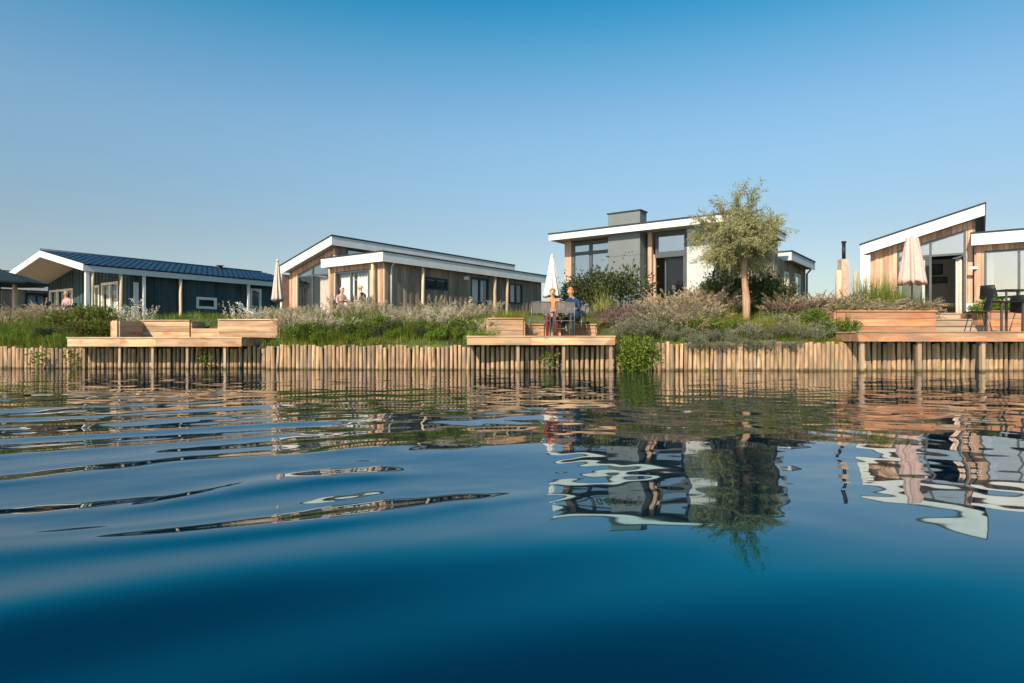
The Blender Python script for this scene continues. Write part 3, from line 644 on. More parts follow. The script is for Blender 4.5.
# ---- grey flat-roofed house with the chimney block
def grey_house():
    h = House('flat_roofed_house', 'flat roofed house with grey chimney block behind the willow tree', 742, 19.2, T0); root = h.root
    W, L1, zt_ = 6.9, 5.3, 3.12; T = .25
    rb = MB(); rb.box(-W + .04, -.04, .04, L1, zt_ - T + .03, zt_ - .03); roof = rb.build('roof', 'soffit', root)
    for (a0, a1, b0, b1) in ((-W, 0, 0, .035), (-.034, 0, .036, L1), (-W, -W + .034, .036, L1)):
        fb = MB(); fb.box(a0, a1, b0, b1, zt_ - T, zt_ - .034); fb.build('fascia', 'white', roof)
    fb = MB(); fb.box(-W - .03, .03, -.03, L1 + .03, zt_ - .03, zt_ + .012); fb.build('roofing_felt', 'felt', roof)
    bw = .85; a_l = h.A(565.5, bw)
    zw = zt_ - T + .028
    # chimney block
    bc = .30; c0, c1 = h.A(608, bc), h.A(640, bc); cd = .52
    zc = h.Zl(209.5, c1, bc)
    cb = MB(); cb.box(c0, c1, bc, bc + cd, -.3, zc - .03); ch = cb.build('chimney', 'grey_panel', root)
    for zz in (1.0, 2.12):
        sb = MB(); sb.box(c0 - .004, c1 + .004, bc - .004, bc + .3, zz, zz + .012); sb.build('panel_joint', 'frame', ch)
    cb = MB(); cb.box(c0 - .03, c1 + .03, bc - .03, bc + cd + .03, zc - .03, zc + .01); cb.build('chimney_cap', 'felt', ch)
    # left glazing
    w0, w1 = h.A(572, bw), c0 + .1
    z_t = zw - .06
    window(root, FP(bw), w0, w1, .02, z_t, [h.A(591, bw)], [h.Zl(254.5, w0, bw)], frame='frame', glass='glass_hi', w=.12)
    cb = MB(); cb.box(a_l, w0, bw - .06, bw + .3, -.1, zw); cb.build('corner_post', 'clad', root)
    # posts and open doorway right of the chimney
    p0 = h.A(648.5, bw - .1); 
    cb = MB(); cb.box(c1, p0, bw + .02, bw + .1, -.1, zw); cb.build('wall_strip', 'frame_dark', root)
    cb = MB(); cb.box(p0, p0 + .14, bw - .16, bw + .02, -.1, zw); cb.build('post', 'clad', root)
    cb = MB(); q0 = h.A(653, bw); cb.box(q0, q0 + .1, bw - .02, bw + .06, -.1, 2.15); cb.build('post', 'clad', root)
    d0, d1 = q0 + .11, h.A(687, bw); zd = 2.12
    window(root, FP(bw), d0, d1, zd + .02, zw - .02, frame='frame', glass='glass_hi', w=.08, name='transom_window')
    fb = MB(); bar(fb, FP(bw), d0, d1, zd - .1, zd + .017, -.1, .1); bar(fb, FP(bw), d1 - .1, d1, 0, zd - .103, -.08, .08); fb.build('door_frame', 'frame', root)
    window(root, FP(bw + .12), h.A(664, bw), d1 - .1, .03, zd - .12, frame='frame', glass='glass_lo', w=.05, name='sliding_door')
    # white rendered panel, then glazing behind the tree
    r0, r1 = d1 + .005, h.A(714, bw)
    cb = MB(); cb.box(r0, r1, bw - .03, bw + .1, -.2, zw); cb.build('render_panel', 'render', root)
    g0, g1 = r1 + .005, -.36
    window(root, FP(bw), g0, g1, .02, zw - .05, [g0 + (g1 - g0) * .5], [2.1], frame='frame', glass='glass', w=.09)
    cb = MB(); cb.box(g1 + .005, -.22, bw - .05, bw + .2, -.2, zw); cb.build('corner_post', 'clad_grey', root)
    # side walls, back, rooms
    cl = MB(); boards(cl, bw + .2, L1 - .2, 0, lambda a: zw, SP(-.25), [], pitch=.17); boards(cl, bw, L1 - .2, 0, lambda a: zw, lambda u, dp, z: (a_l + .02 + dp, u, z))
    cl.build('cladding', 'clad_grey', root, stuff=True)
    ib = MB(); ib.box(a_l + .1, -.3, L1 - .3, L1 - .2, 0, zw); ib.build('inner_wall', 'room_dark', root)
    fb = MB(); fb.box(a_l, -.25, bw - .4, L1 - .2, -.6, -.01); fb.build('floor_slab', 'deck_grey', root)
    # lower wing at the back
    b2 = 6.3; hi = 2.65; b3 = h.B(815, -.02)
    rb = MB(); rb.box(-W + .6, -.06, b2 + .04, b3, hi - .32, hi - .03); wr = rb.build('wing_roof', 'soffit', root)
    for (a0, a1, b0, b1) in ((-2.0, -.02, b2, b2 + .035), (-.055, -.02, b2 + .036, b3)):
        fb = MB(); fb.box(a0, a1, b0, b1, hi - .36, hi - .034); fb.build('fascia', 'white_grey', wr)
    fb = MB(); fb.box(-W + .6, .01, b2 - .03, b3 + .03, hi - .03, hi + .012); fb.build('roofing_felt', 'felt', wr)
    ww = -.34
    sw = []
    for (p0_, p1_, y0, y1) in ((783.5, 787.5, 272, 288), (794, 799.5, 274, 297)):
        u0, u1 = h.B(p0_, ww), h.B(p1_, ww); um = (u0 + u1) / 2; sw.append((u0, u1, max(.1, h.Zl(y1, ww, um)), h.Zl(y0, ww, um), h.Zl(y0, ww, um)))
    cl = MB(); boards(cl, L1 - .2, b3 - .5, 0, lambda a: hi - .33, SP(ww), sw, pitch=.17); boards(cl, -W + .8, ww, 0, lambda a: hi - .33, lambda u, dp, z: (u, b3 - .5 - dp, z)); cl.build('cladding', 'clad_grey', root, stuff=True)
    for o in sw:
        window(root, SP(ww), o[0], o[1], o[2], o[3], frame='frame_cream' if o[0] < 8.5 else 'brick', glass='glass_hi', w=.1)
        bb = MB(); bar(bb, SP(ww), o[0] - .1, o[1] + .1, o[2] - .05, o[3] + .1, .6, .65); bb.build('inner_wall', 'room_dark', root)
    mb = MB(); mb.tube([(ww + .08, b3 - .42, 0), (ww + .08, b3 - .42, 2.1), (-.1, b3 - .42, 2.28)], .04, 8); mb.build('downpipe', 'frame', root, True)
    return h
h3 = grey_house()

# ------------------------------------------------------------------ palisade of round poles
def pole_meshes():
    out = []
    for k in range(8):
        r = 0.040 + 0.011 * rnd.random(); n = 10; V = []; Fc = []
        prof = [(-0.9, 1.03), (0.0, 1.0), (0.975, 0.97), (1.0, 0.86)]
        for (z, q) in prof:
            for i in range(n):
                a = 2 * math.pi * i / n; rr = r * q * (1 + 0.07 * math.sin(2 * a + k) + 0.04 * rnd.uniform(-1, 1)); V.append((rr * math.cos(a), rr * math.sin(a), z))
        for j in range(3):
            for i in range(n): Fc.append((j * n + i, j * n + (i + 1) % n, (j + 1) * n + (i + 1) % n, (j + 1) * n + i))
        Fc.append(tuple(range(3 * n, 4 * n)))
        out.append(mesh_from('pole', V, Fc, 'pole', False))
    return out
POLES = pole_meshes()
def palisade(label, pts):
    """pts: list of (x, y, top)"""
    x0, y0, _ = pts[len(pts) // 2]
    root = thing('timber_palisade', label, 'palisade', (x0, y0, 0), 0, 'timber palisades along the water')
    for (x, y, z) in pts:
        o = link('pole', rnd.choice(POLES), root, (x - x0, y - y0 + rnd.uniform(-.012, .012), 0))
        hgt = z + rnd.uniform(-.05, .03)
        o.scale = (rnd.uniform(.92, 1.06), rnd.uniform(.92, 1.06), hgt); o.rotation_euler = (rnd.uniform(-.015, .015), rnd.gauss(0, .026), rnd.uniform(0, 6.28))
def run(x0, x1, pitch=0.101):
    out = []; x = x0
    while x < x1:
        out.append((x, yb(x), zt(x))); x += pitch * rnd.uniform(.93, 1.09)
    return out
palisade('timber pole palisade under and left of the left deck', run(-16.2, -11.1) + run(-11.05, -6.33, .114) + [(-6.27, 16.5, .56), (-6.24, 16.38, .56), (-6.20, 16.26, .57), (-6.15, 16.14, .58)])
palisade('timber pole palisade below the grasses, between the left and middle decks', run(-6.08, -1.0))
palisade('timber pole palisade under the middle deck', run(-0.95, 2.5, .118) + run(2.55, 2.97))
palisade('timber pole palisade below the willow tree, right of the trailing vine', run(3.02, 7.86))
palisade('timber pole palisade under the reddish right deck', run(7.94, 15.0, .114))

# ------------------------------------------------------------------ decks
def board(parent, name, mat, x0, x1, y0, y1, z0, z1):
    mb = MB(); mb.box(x0, x1, y0, y1, z0, z1); return mb.build(name, mat, parent)
def deck(label, x0, x1, y0, y1, ztop, zbot, mat, post_px, pr, side_y, mat_top=None):
    root = thing('wooden_deck', label, 'deck', (x0, y0, 0)); W = x1 - x0; Dp = y1 - y0
    fx = [0] + sorted(rnd.uniform(.25, .75) * W for _ in range(1)) + [W]
    for a, b in zip(fx[:-1], fx[1:]): board(root, 'front_beam', mat, a + .002, b - .002, 0, .05, zbot, ztop - .032)
    for s in (0, W - .05): board(root, 'side_beam', mat, s, s + .05, .052, Dp, zbot + .004, ztop - .034)
    y = -.02; k = 0
    while y < Dp - .01:
        board(root, 'plank', mat_top or mat, -.015 + rnd.uniform(-.006, .006), W + .015 + rnd.uniform(-.006, .006), y, min(y + .138, Dp), ztop - .028 + rnd.uniform(-.002, .002), ztop + rnd.uniform(-.002, .002)); y += .145
    for px in post_px:
        x = X(px, y0 + .12) - x0; mb = MB(); mb.box(x - pr, x + pr, .07, .07 + 2 * pr, -1.2, zbot + .02); mb.build('support_post', 'post_wood', root)
        mb = MB(); mb.box(x - .035, x + .035, .08, Dp - .4, zbot + .012, ztop - .036); mb.build('joist', mat_top or mat, root)
    return root
deck('pale timber deck with planter boxes in front of the teal house', -11.12, -6.76, 16.0, 18.3, .81, .575, 'deck', (85, 120.5, 153.5, 188, 225.5), .03, 18.3, 'plank_pale')
deck('pale timber deck with garden chairs in the middle of the bank', -1.05, 2.40, 14.9, 18.6, .835, .62, 'deck', (518, 563.5, 610.5), .034, 18.6, 'deck')
deck('reddish timber deck with black chairs at the right edge', 7.90, 15.5, 14.6, 17.9, .93, .70, 'deck_red', (861.5, 918.5, 982, 1045), .042, 17.9, 'deck_grey')

# ------------------------------------------------------------------ planters, steps, terrace
def plank_wall(root, mat, p, q, z0, z1, n, th=.045):
    """n stacked boards between plan points p and q"""
    p = Vector(p); q = Vector(q); L = (q - p).length; ang = math.atan2(q.y - p.y, q.x - p.x); hh = (z1 - z0) / n
    for k in range(n):
        mb = MB(); mb.box(0, L, -th, 0, z0 + k * hh + (.004 if k else 0), z0 + (k + 1) * hh - .004)
        o = mb.build('board', mat, root); o.location = (p.x, p.y, 0); o.rotation_euler = (0, 0, ang)
def cap_board(root, mat, p, q, z, w=.12, th=.028):
    p = Vector(p); q = Vector(q); L = (q - p).length; ang = math.atan2(q.y - p.y, q.x - p.x)
    mb = MB(); mb.box(-.02, L + .02, -w * .7, w * .3, z, z + th); o = mb.build('cap_board', mat, root); o.location = (p.x, p.y, 0); o.rotation_euler = (0, 0, ang)
def box_planter(label, x0, x1, y0, y1, z0, z1, n, mat, caps=True, name='wooden_planter'):
    root = thing(name, label, 'planter', (x0, y0, 0)); W, Dp = x1 - x0, y1 - y0
    plank_wall(root, mat, (0, 0), (W, 0), z0, z1, n)
    plank_wall(root, mat, (W + .001, .001), (W + .001, Dp), z0, z1, n); plank_wall(root, mat, (-.001, Dp), (-.001, .001), z0, z1, n); plank_wall(root, mat, (W, Dp + .05), (0, Dp + .05), z0, z1, n)
    if caps: cap_board(root, mat, (0, 0), (W, 0), z1)
    mb = MB(); mb.box(.02, W - .02, .02, Dp - .02, z1 - .3, z1 - .06); mb.build('soil', 'soil', root)
    for sx in (.0, W - .07):
        mb = MB(); mb.box(sx + .002, sx + .068, .003, .07, z0 - .3, z1 - .006); mb.build('corner_post', mat, root)
    return root
# left deck: L-shaped screen and box
r = thing('wooden_planter', 'L-shaped pale board planter at the left end of the left deck', 'planter', (-10.35, 16.6, 0))
xa = 0.13; plank_wall(r, 'plank_pale', (0, 0), (xa, 0), .82, 1.245, 1); plank_wall(r, 'deck_grey', (xa + .002, .002), (xa + .002, 1.1), .82, 1.235, 3)
plank_wall(r, 'plank_pale', (xa, 1.1), (1.45, 1.1), .82, 1.27, 3); cap_board(r, 'plank_pale', (xa, 1.1), (1.45, 1.1), 1.27)
plank_wall(r, 'plank_pale', (1.45, 1.102), (1.45, 1.9), .82, 1.26, 3); plank_wall(r, 'plank_pale', (-.05, 1.2), (-.05, .05), .6, 1.23, 3)
mb = MB(); mb.box(xa + .02, 1.4, 1.12, 2.0, .9, 1.2); mb.build('soil', 'soil', r)
box_planter('long pale board planter with silvery plants at the right end of left deck', -8.0, -6.40, 17.5, 18.4, .80, 1.285, 3, 'plank_pale')
box_planter('low board box beside the long planter on left deck', -8.75, -8.03, 17.55, 18.2, .81, 1.06, 2, 'plank_pale', False)
# middle deck
box_planter('square board planter filled with yellow green grass on the middle deck', -.63, .30, 17.0, 17.9, .83, 1.30, 3, 'plank_pale')
box_planter('low board edging behind the garden chairs on the middle deck', .36, 2.36, 18.1, 18.5, .83, 1.17, 3, 'plank_pale')
# right deck
xl, xr, xs = X(836, 16.3), X(934.5, 16.3), X(977, 16.3)
box_planter('long reddish board planter with drooping tan grasses beside the steps', xl, xr, 16.3, 17.5, .90, 1.46, 3, 'deck_red')
box_planter('reddish board planter with leafy plants behind the black chairs', X(990, 16.5), 15.4, 16.5, 17.5, .90, 1.47, 3, 'deck_red')
st = thing('wooden_steps', 'weathered timber steps between the two reddish planters', 'steps', (xr + .01, 16.1, 0)); W = xs - xr + .15
for k in range(3):
    z0 = .935 + k * .177; y = .2 * 1 + k * .42
    board(st, 'riser', 'deck_grey', 0, W, y, y + .03, z0, z0 + .15)
    for j in range(3): board(st, 'tread', 'deck_grey', 0, W + .01, y - .03 + j * .145, y - .03 + j * .145 + .14, z0 + .152, z0 + .177)
tr = thing('timber_terrace', 'weathered timber terrace in front of the right lodge', 'terrace', (8.6, 17.55, 0))
for k in range(30): board(tr, 'plank', 'deck_grey', 0, 7.5, k * .145, k * .145 + .139, 1.435, 1.462)
board(tr, 'edge_board', 'deck_red', 0, 7.5, -.035, -.003, 1.25, 1.455)
# terraces of the other houses (low timber platforms among the plants)
def platform(label, c, e, w_, d_, z):
    t_ = thing('timber_terrace', label, 'terrace', (c.x, c.y, 0), math.atan2(e.y, e.x))
    for k in range(int(d_ / .2)): board(t_, 'plank', 'deck_grey', 0, w_, k * .2, k * .2 + .194, z - .03, z)
q = h2.world(-3.4, -3.0); platform('timber terrace under the seated pair at the left centre lodge', q, h2.e, 6.2, 3.0, 1.49)
q = h1.world(-9.5, -3.2); platform('timber terrace under the dark table before the teal house porch', q, h1.e, 9.0, 3.1, 1.48)
q = h3.world(-6.0, -1.9); platform('timber terrace in front of the flat roofed house', q, h3.e, 4.6, 2.1, 1.48)

# ------------------------------------------------------------------ plant meshes
def quads_mesh(name, V, Fc, mats, mi=None):
    return mesh_from(name, V, Fc, mats, False, mi)
def blade(V, Fc, p, az, lean, L, w, droop, r, seg=3):
    """one tapering, arching blade"""
    d = Vector((math.cos(az), math.sin(az), 0)); s = Vector((-math.sin(az + r.uniform(-.8, .8)), math.cos(az + r.uniform(-.8, .8)), 0)) * w * .5
    k0 = len(V); ang = lean; q = Vector(p)
    for i in range(seg + 1):
        f = i / seg; ww = s * (1 - f * .92)
        V.append(q - ww); V.append(q + ww)
        q = q + (d * math.sin(ang) + Vector((0, 0, math.cos(ang)))) * (L / seg); ang += droop / seg
    for i in range(seg): Fc.append((k0 + 2 * i, k0 + 2 * i + 1, k0 + 2 * i + 3, k0 + 2 * i + 2))
    return q, ang
def grass_clump(seed, n=130, h=.7, rad=.16, w=.014, lean=.45, droop=.9, name='blades', mat='g_green'):
    r = random.Random(seed); V = []; Fc = []
    for i in range(n):
        a = r.uniform(0, 6.28); q = rad * math.sqrt(r.random())
        blade(V, Fc, (q * math.cos(a), q * math.sin(a), -.05), a + r.uniform(-.5, .5), lean * r.random() * (0.4 + q / rad), h * r.uniform(.55, 1.08), w * r.uniform(.7, 1.3), droop * r.uniform(.2, 1.2), r)
    return quads_mesh(name, V, Fc, mat)
def plume_mesh(seed, n=16, h=.95, rad=.14, lean=.35, pl=.24, pr=.035, mat='plume', arch=1.0):
    r = random.Random(seed); V = []; Fc = []
    for i in range(n):
        a = r.uniform(0, 6.28); q = rad * math.sqrt(r.random()); L = h * r.uniform(.72, 1.08)
        p = Vector((q * math.cos(a), q * math.sin(a), -.05)); d = Vector((math.cos(a), math.sin(a), 0)); ang = lean * r.random(); st = L / 7; pts = []
        for k in range(8):
            pts.append(p.copy()); p = p + (d * math.sin(ang) + Vector((0, 0, math.cos(ang)))) * st; ang += arch * .09 * r.uniform(.5, 1.4)
        s = Vector((-d.y, d.x, 0)) * .004
        for k in range(7):
            k0 = len(V); V += [pts[k] - s, pts[k] + s, pts[k + 1] + s, pts[k + 1] - s]; Fc.append((k0, k0 + 1, k0 + 2, k0 + 3))
        tail = pl / L
        for m in range(38):                                   # feathery head: many short hairs round the stem's end
            f = 1 - tail * r.random(); x = f * 7; i0 = min(6, int(x)); c = pts[i0].lerp(pts[i0 + 1], x - i0)
            env = math.sin(math.pi * min(1, max(.12, (1 - f) / tail * .85 + .12)))
            dr = Vector((r.gauss(0, 1), r.gauss(0, 1), r.gauss(.5, .6))).normalized() * pr * env * r.uniform(.6, 1.5)
            sd = dr.orthogonal().normalized() * .008
            k0 = len(V); V += [c - sd, c + sd, c + dr + sd * .5, c + dr - sd * .5]; Fc.append((k0, k0 + 1, k0 + 2, k0 + 3))
    return quads_mesh('plumes', V, Fc, mat)
def leaf(V, Fc, p, d, L, w, r):
    d = d.normalized(); s = d.cross(Vector((r.uniform(-1, 1), r.uniform(-1, 1), r.uniform(-.2, 1)))); 
    if s.length < 1e-3: s = d.orthogonal()
    s = s.normalized() * w * .5; k0 = len(V); m = p + d * L * .5
    V += [p, m - s, p + d * L, m + s]; Fc.append((k0, k0 + 1, k0 + 2, k0 + 3))
def shrub_mesh(seed, n=1500, rx=.5, rz=.5, L=.06, w=.03, clumps=22, mat='l_green', up=.4, shell=.55, spike=0.0):
    """leaves gathered in clumps spread over an uneven dome, hanging on short stems"""
    r = random.Random(seed); V = []; Fc = []; cs = []
    for k in range(clumps):
        a = r.uniform(0, 6.28); u = r.uniform(-.15, 1); q = math.sqrt(max(0, 1 - u * u)) ; f = r.uniform(shell, 1.08)
        cs.append((Vector((rx * q * f * math.cos(a), rx * q * f * math.sin(a), rz * (.5 + .5 * u * f))), r.uniform(.55, 1.25)))
    for i in range(n):
        c, s = r.choice(cs); g = Vector((r.gauss(0, 1), r.gauss(0, 1), r.gauss(0, 1))); 
        p = c + Vector((g.x * rx, g.y * rx, g.z * rz)) * .13 * s
        if p.z < 0: p.z = abs(p.z) * .5
        out = Vector((p.x / rx, p.y / rx, (p.z / rz - .4))) + Vector((r.gauss(0, .6), r.gauss(0, .6), up + r.gauss(0, .5)))
        leaf(V, Fc, p, out, L * r.uniform(.6, 1.35), w * r.uniform(.7, 1.3), r)
    for (c, s) in cs:                                        # stems
        for t_ in range(2):
            q = c + Vector((r.gauss(0, .04), r.gauss(0, .04), r.uniform(0, spike + .05))); b = Vector((c.x * .15, c.y * .15, 0)); sd = Vector((.006, .004, 0)); k0 = len(V)
            V += [b - sd, b + sd, q + sd * .4, q - sd * .4]; Fc.append((k0, k0 + 1, k0 + 2, k0 + 3))
    return quads_mesh('leaves', V, Fc, mat)
def spike_mesh(seed, n=14, h=.5, rad=.25, mat='plume_white', lean=.6, th=.018):
    """upright silvery flower spikes densely set with small leaves"""
    r = random.Random(seed); V = []; Fc = []
    for i in range(n):
        a = r.uniform(0, 6.28); q = rad * math.sqrt(r.random()); p = Vector((q * math.cos(a), q * math.sin(a), 0)); ang = lean * r.random(); d = Vector((math.cos(a) * math.sin(ang), math.sin(a) * math.sin(ang), math.cos(ang))); L = h * r.uniform(.55, 1.1)
        for m in range(34):
            f = r.uniform(.1, 1); c = p + d * L * f; o_ = Vector((r.gauss(0, 1), r.gauss(0, 1), r.gauss(.6, .5)))
            leaf(V, Fc, c, o_, .05 * r.uniform(.6, 1.2), th, r)
    return quads_mesh('flower_spikes', V, Fc, mat)
PM = {}
def variants(key, fn, n=3): PM[key] = [fn(s) for s in range(n)]
variants('g_green', lambda s: grass_clump(100 + s, 150, .60, .20, .013, .5, 1.0, mat='g_green'))
variants('g_low', lambda s: grass_clump(110 + s, 150, .34, .26, .012, .6, 1.2, mat='g_green'))
variants('g_yellow', lambda s: grass_clump(120 + s, 210, .48, .17, .010, .5, .8, mat='g_yellow'))
variants('g_lowyellow', lambda s: grass_clump(130 + s, 120, .22, .28, .012, .6, 1.2, mat='g_yellow'))
variants('g_olive', lambda s: grass_clump(140 + s, 140, .62, .20, .012, .5, 1.1, mat='g_olive'))
variants('g_tall', lambda s: grass_clump(150 + s, 260, .95, .22, .014, .38, .5, mat='g_green'))
variants('p_pale', lambda s: plume_mesh(200 + s, 22, .82, .20, .5, .28, .055, 'plume'), 4)
variants('p_tan', lambda s: plume_mesh(220 + s, 34, .80, .20, .6, .34, .045, 'plume_tan', 1.6), 4)
variants('p_droop', lambda s: plume_mesh(240 + s, 40, .62, .18, .9, .34, .045, 'plume_tan', 2.2), 4)
variants('p_mauve', lambda s: plume_mesh(260 + s, 44, .60, .24, .8, .30, .05, 'l_mauve', 1.2), 3)
variants('s_green', lambda s: shrub_mesh(300 + s, 1500, .45, .50, .065, .030, 24, 'l_green'))
variants('s_dark', lambda s: shrub_mesh(320 + s, 2000, .50, .85, .065, .034, 34, 'l_dark', .5, .30, .1))
variants('s_bright', lambda s: shrub_mesh(340 + s, 1300, .40, .50, .06, .035, 24, 'l_bright'))
variants('s_grey', lambda s: shrub_mesh(360 + s, 1500, .45, .38, .055, .016, 26, 'l_grey', .7, .5, .05))
variants('s_mauve', lambda s: shrub_mesh(380 + s, 1300, .42, .36, .05, .014, 26, 'l_mauve', .9, .6, .05))
variants('s_rust', lambda s: shrub_mesh(400 + s, 420, .45, .52, .05, .022, 24, 'l_rust', .7, .92, .05))
variants('spike', lambda s: spike_mesh(420 + s), 3)
variants('spike_dense', lambda s: spike_mesh(440 + s, 40, .42, .34, 'plume', .5, .016), 3)

def plant(name, cat, label, group, layers, px, D, sc=1.0, z=None, szz=1.0):
    """layers: mesh kinds; the first is the thing itself, the others are its parts"""
    x = X(px, D); zz = ground_z(x, D) if z is None else z
    k0 = layers[0]; o = link(name, rnd.choice(PM[k0]), None, (x, D, zz), rnd.uniform(0, 6.28))
    s = sc * rnd.uniform(.9, 1.1); o.scale = (s, s, s * szz); tag(o, label, cat, group)
    for k in layers[1:]:
        nm = {'p': 'plumes', 's': 'leaves', 'g': 'blades'}[k[0]] if not k.startswith('spike') else 'flower_spikes'
        c = link(nm, rnd.choice(PM[k]), o); c.rotation_euler = (0, 0, rnd.uniform(0, 6.28)); c['kind'] = 'stuff'
    return o
ORD = ['leftmost', 'second from left', 'third from left', 'fourth from left', 'fifth from left', 'sixth from left', 'seventh from left', 'eighth from left', 'ninth from left', 'tenth from left']
def several(name, cat, label, group, items):
    """items: (layers, px, D, scale, z, stretch); up to ten alike plants get their place in the row, counted from the left"""
    items = sorted(items, key=lambda t: t[1]); n = len(items)
    for i, (ly, px, D, sc, z, szz) in enumerate(items):
        lab = label if n > 10 else label + ', ' + ('rightmost' if i == n - 1 and n > 2 else ORD[i]) if n > 2 else label + (', left one' if i == 0 else ', right one')
        plant(name, cat, lab, group, ly, px, D, sc, z, szz)
def bed(name, cat, label, layers, px0, px1, D0, D1, n, s0, s1, z=None, szz=1.0):
    """n alike plants spread evenly with jitter over a stretch of the bank"""
    several(name, cat, label, name.replace('_', ' ') + 's: ' + label, [(layers, px0 + (px1 - px0) * (i + rnd.uniform(.15, .85)) / n, rnd.uniform(D0, D1), rnd.uniform(s0, s1), z, szz * rnd.uniform(.85, 1.15)) for i in range(n)])
# --- left end of the bank
bed('green_grass_tuft', 'grass tuft', 'low green grass tuft along the palisade left of the left deck', ['g_low', 'g_lowyellow'], -40, 66, 16.85, 17.3, 14, .8, 1.25)
bed('green_grass_tuft', 'grass tuft', 'taller green grass tuft on the slope at the left edge', ['g_green'], -40, 62, 17.3, 18.2, 17, .6, 1.05)
bed('flowering_grass', 'ornamental grass', 'tan flowering grass on top of the slope at the left edge', ['g_green', 'p_tan'], -40, 64, 18.2, 19.6, 15, .5, .9)
plant('dark_shrub', 'shrub', 'small dark green shrub among the grasses at the left edge', None, ['s_dark'], 46, 17.2, .6, szz=.7)
several('leafy_shrub', 'shrub', 'leafy green shrub with rusty tips left of left deck', 'leafy shrubs left of the left deck', [(['s_green', 's_rust'], px, D, sc, None, 1) for px, D, sc in ((68, 18.2, 1.0), (86, 18.3, 1.2), (104, 18.4, 1.1), (77, 17.5, .85), (96, 17.6, .9))])
bed('green_grass_tuft', 'grass tuft', 'green grass tuft between leafy shrubs and left deck', ['g_low'], 66, 114, 16.95, 17.3, 6, .8, 1.1)
# --- left deck planters
several('silver_spike_plant', 'plant', 'silvery spiky plant in the L-shaped planter', 'silvery plants in the L-shaped planter', [(['g_lowyellow', 'spike'], px, 18.3, sc, 1.2, 1.1) for px, sc in ((126, .9), (137, 1.25), (146, 1.0))])
several('green_grass_tuft', 'grass tuft', 'small green tuft behind the L-shaped planter', 'small tufts behind the L-shaped planter', [(['g_low'], px, 18.9, .7, None, 1) for px in (158, 168, 178)])
several('silver_spike_plant', 'plant', 'silvery spiky plant in the long planter on left deck', 'silvery plants in the long planter', [(['g_olive' if i > 2 else 'g_lowyellow', 'spike' if i < 2 else 'spike_dense'], px, 17.95, .85 if i else 1.15, 1.2, 1.1) for i, px in enumerate((239, 249, 258, 267, 276))])
bed('green_grass_tuft', 'grass tuft', 'small green tuft on the slope behind the left deck', ['g_low'], 120, 285, 18.9, 20.5, 16, .6, 1.0)
bed('flowering_grass', 'ornamental grass', 'pale flowering tuft behind the long planter', ['g_olive', 'spike_dense'], 262, 312, 19.2, 20.2, 8, .75, .95)
# --- bank between left and middle decks
bed('green_grass_tuft', 'grass tuft', 'bright low grass tuft at the top of the central palisade', ['g_lowyellow'], 280, 400, 16.1, 16.4, 13, .7, 1.2)
bed('green_grass_tuft', 'grass tuft', 'green grass tuft on the lower central bank below the pale plumes', ['g_green'], 284, 478, 16.15, 16.9, 30, .55, 1.0)
bed('leafy_shrub', 'shrub', 'leafy green shrub below the plumes of the central bank', ['s_green', 'g_yellow'], 296, 485, 16.3, 17.1, 10, .6, 1.0)
bed('flowering_grass', 'ornamental grass', 'pale feathery plume grass on the central bank in front of the lodge', ['g_green', 'p_pale'], 284, 350, 16.6, 17.8, 12, .6, 1.0)
bed('flowering_grass', 'ornamental grass', 'pale feathery plume grass halfway along the central bank', ['g_green', 'p_pale', 'spike_dense'], 382, 452, 16.8, 17.8, 13, .7, 1.05)
bed('flowering_grass', 'ornamental grass', 'pale plume grass by the left corner of the middle deck', ['g_green', 'p_pale'], 448, 490, 16.4, 17.8, 9, .6, 1.0)
bed('green_grass_tuft', 'grass tuft', 'tall green tuft among the pale plumes of the central bank', ['g_green', 'g_yellow'], 330, 490, 16.6, 18.2, 18, .7, 1.15)
bed('flowering_grass', 'ornamental grass', 'pale feathery plume grass at the top of the central bank', ['g_green', 'p_pale', 'spike_dense'], 280, 500, 18.6, 20.0, 17, .5, .9)
several('bright_shrub', 'shrub', 'bright green shrub at the left corner of middle deck', 'bright shrubs at the deck corner', [(['s_bright'], px, D, .6, None, 1) for px, D in ((480, 15.9), (473, 15.75), (488, 16.0))])
several('yellow_grass', 'ornamental grass', 'yellow green grass in the square planter', 'yellow grasses in the square planter', [(['g_yellow'], px, 17.45, .95, 1.22, 1) for px in (500, 507, 514, 520)])
bed('flowering_grass', 'ornamental grass', 'olive grass behind the middle deck', ['g_olive'], 520, 600, 18.9, 19.8, 9, .5, .7)
bed('dark_shrub', 'shrub', 'small dark tuft in the lower central bank', ['s_dark'], 300, 480, 16.3, 16.8, 8, .32, .5)
bed('bright_shrub', 'shrub', 'fresh green herb clump on the central bank edge', ['s_bright'], 300, 470, 16.05, 16.5, 9, .35, .6)
bed('bright_shrub', 'shrub', 'fresh green herb clump at the left edge bank', ['s_bright'], -20, 62, 16.9, 17.4, 5, .4, .6)
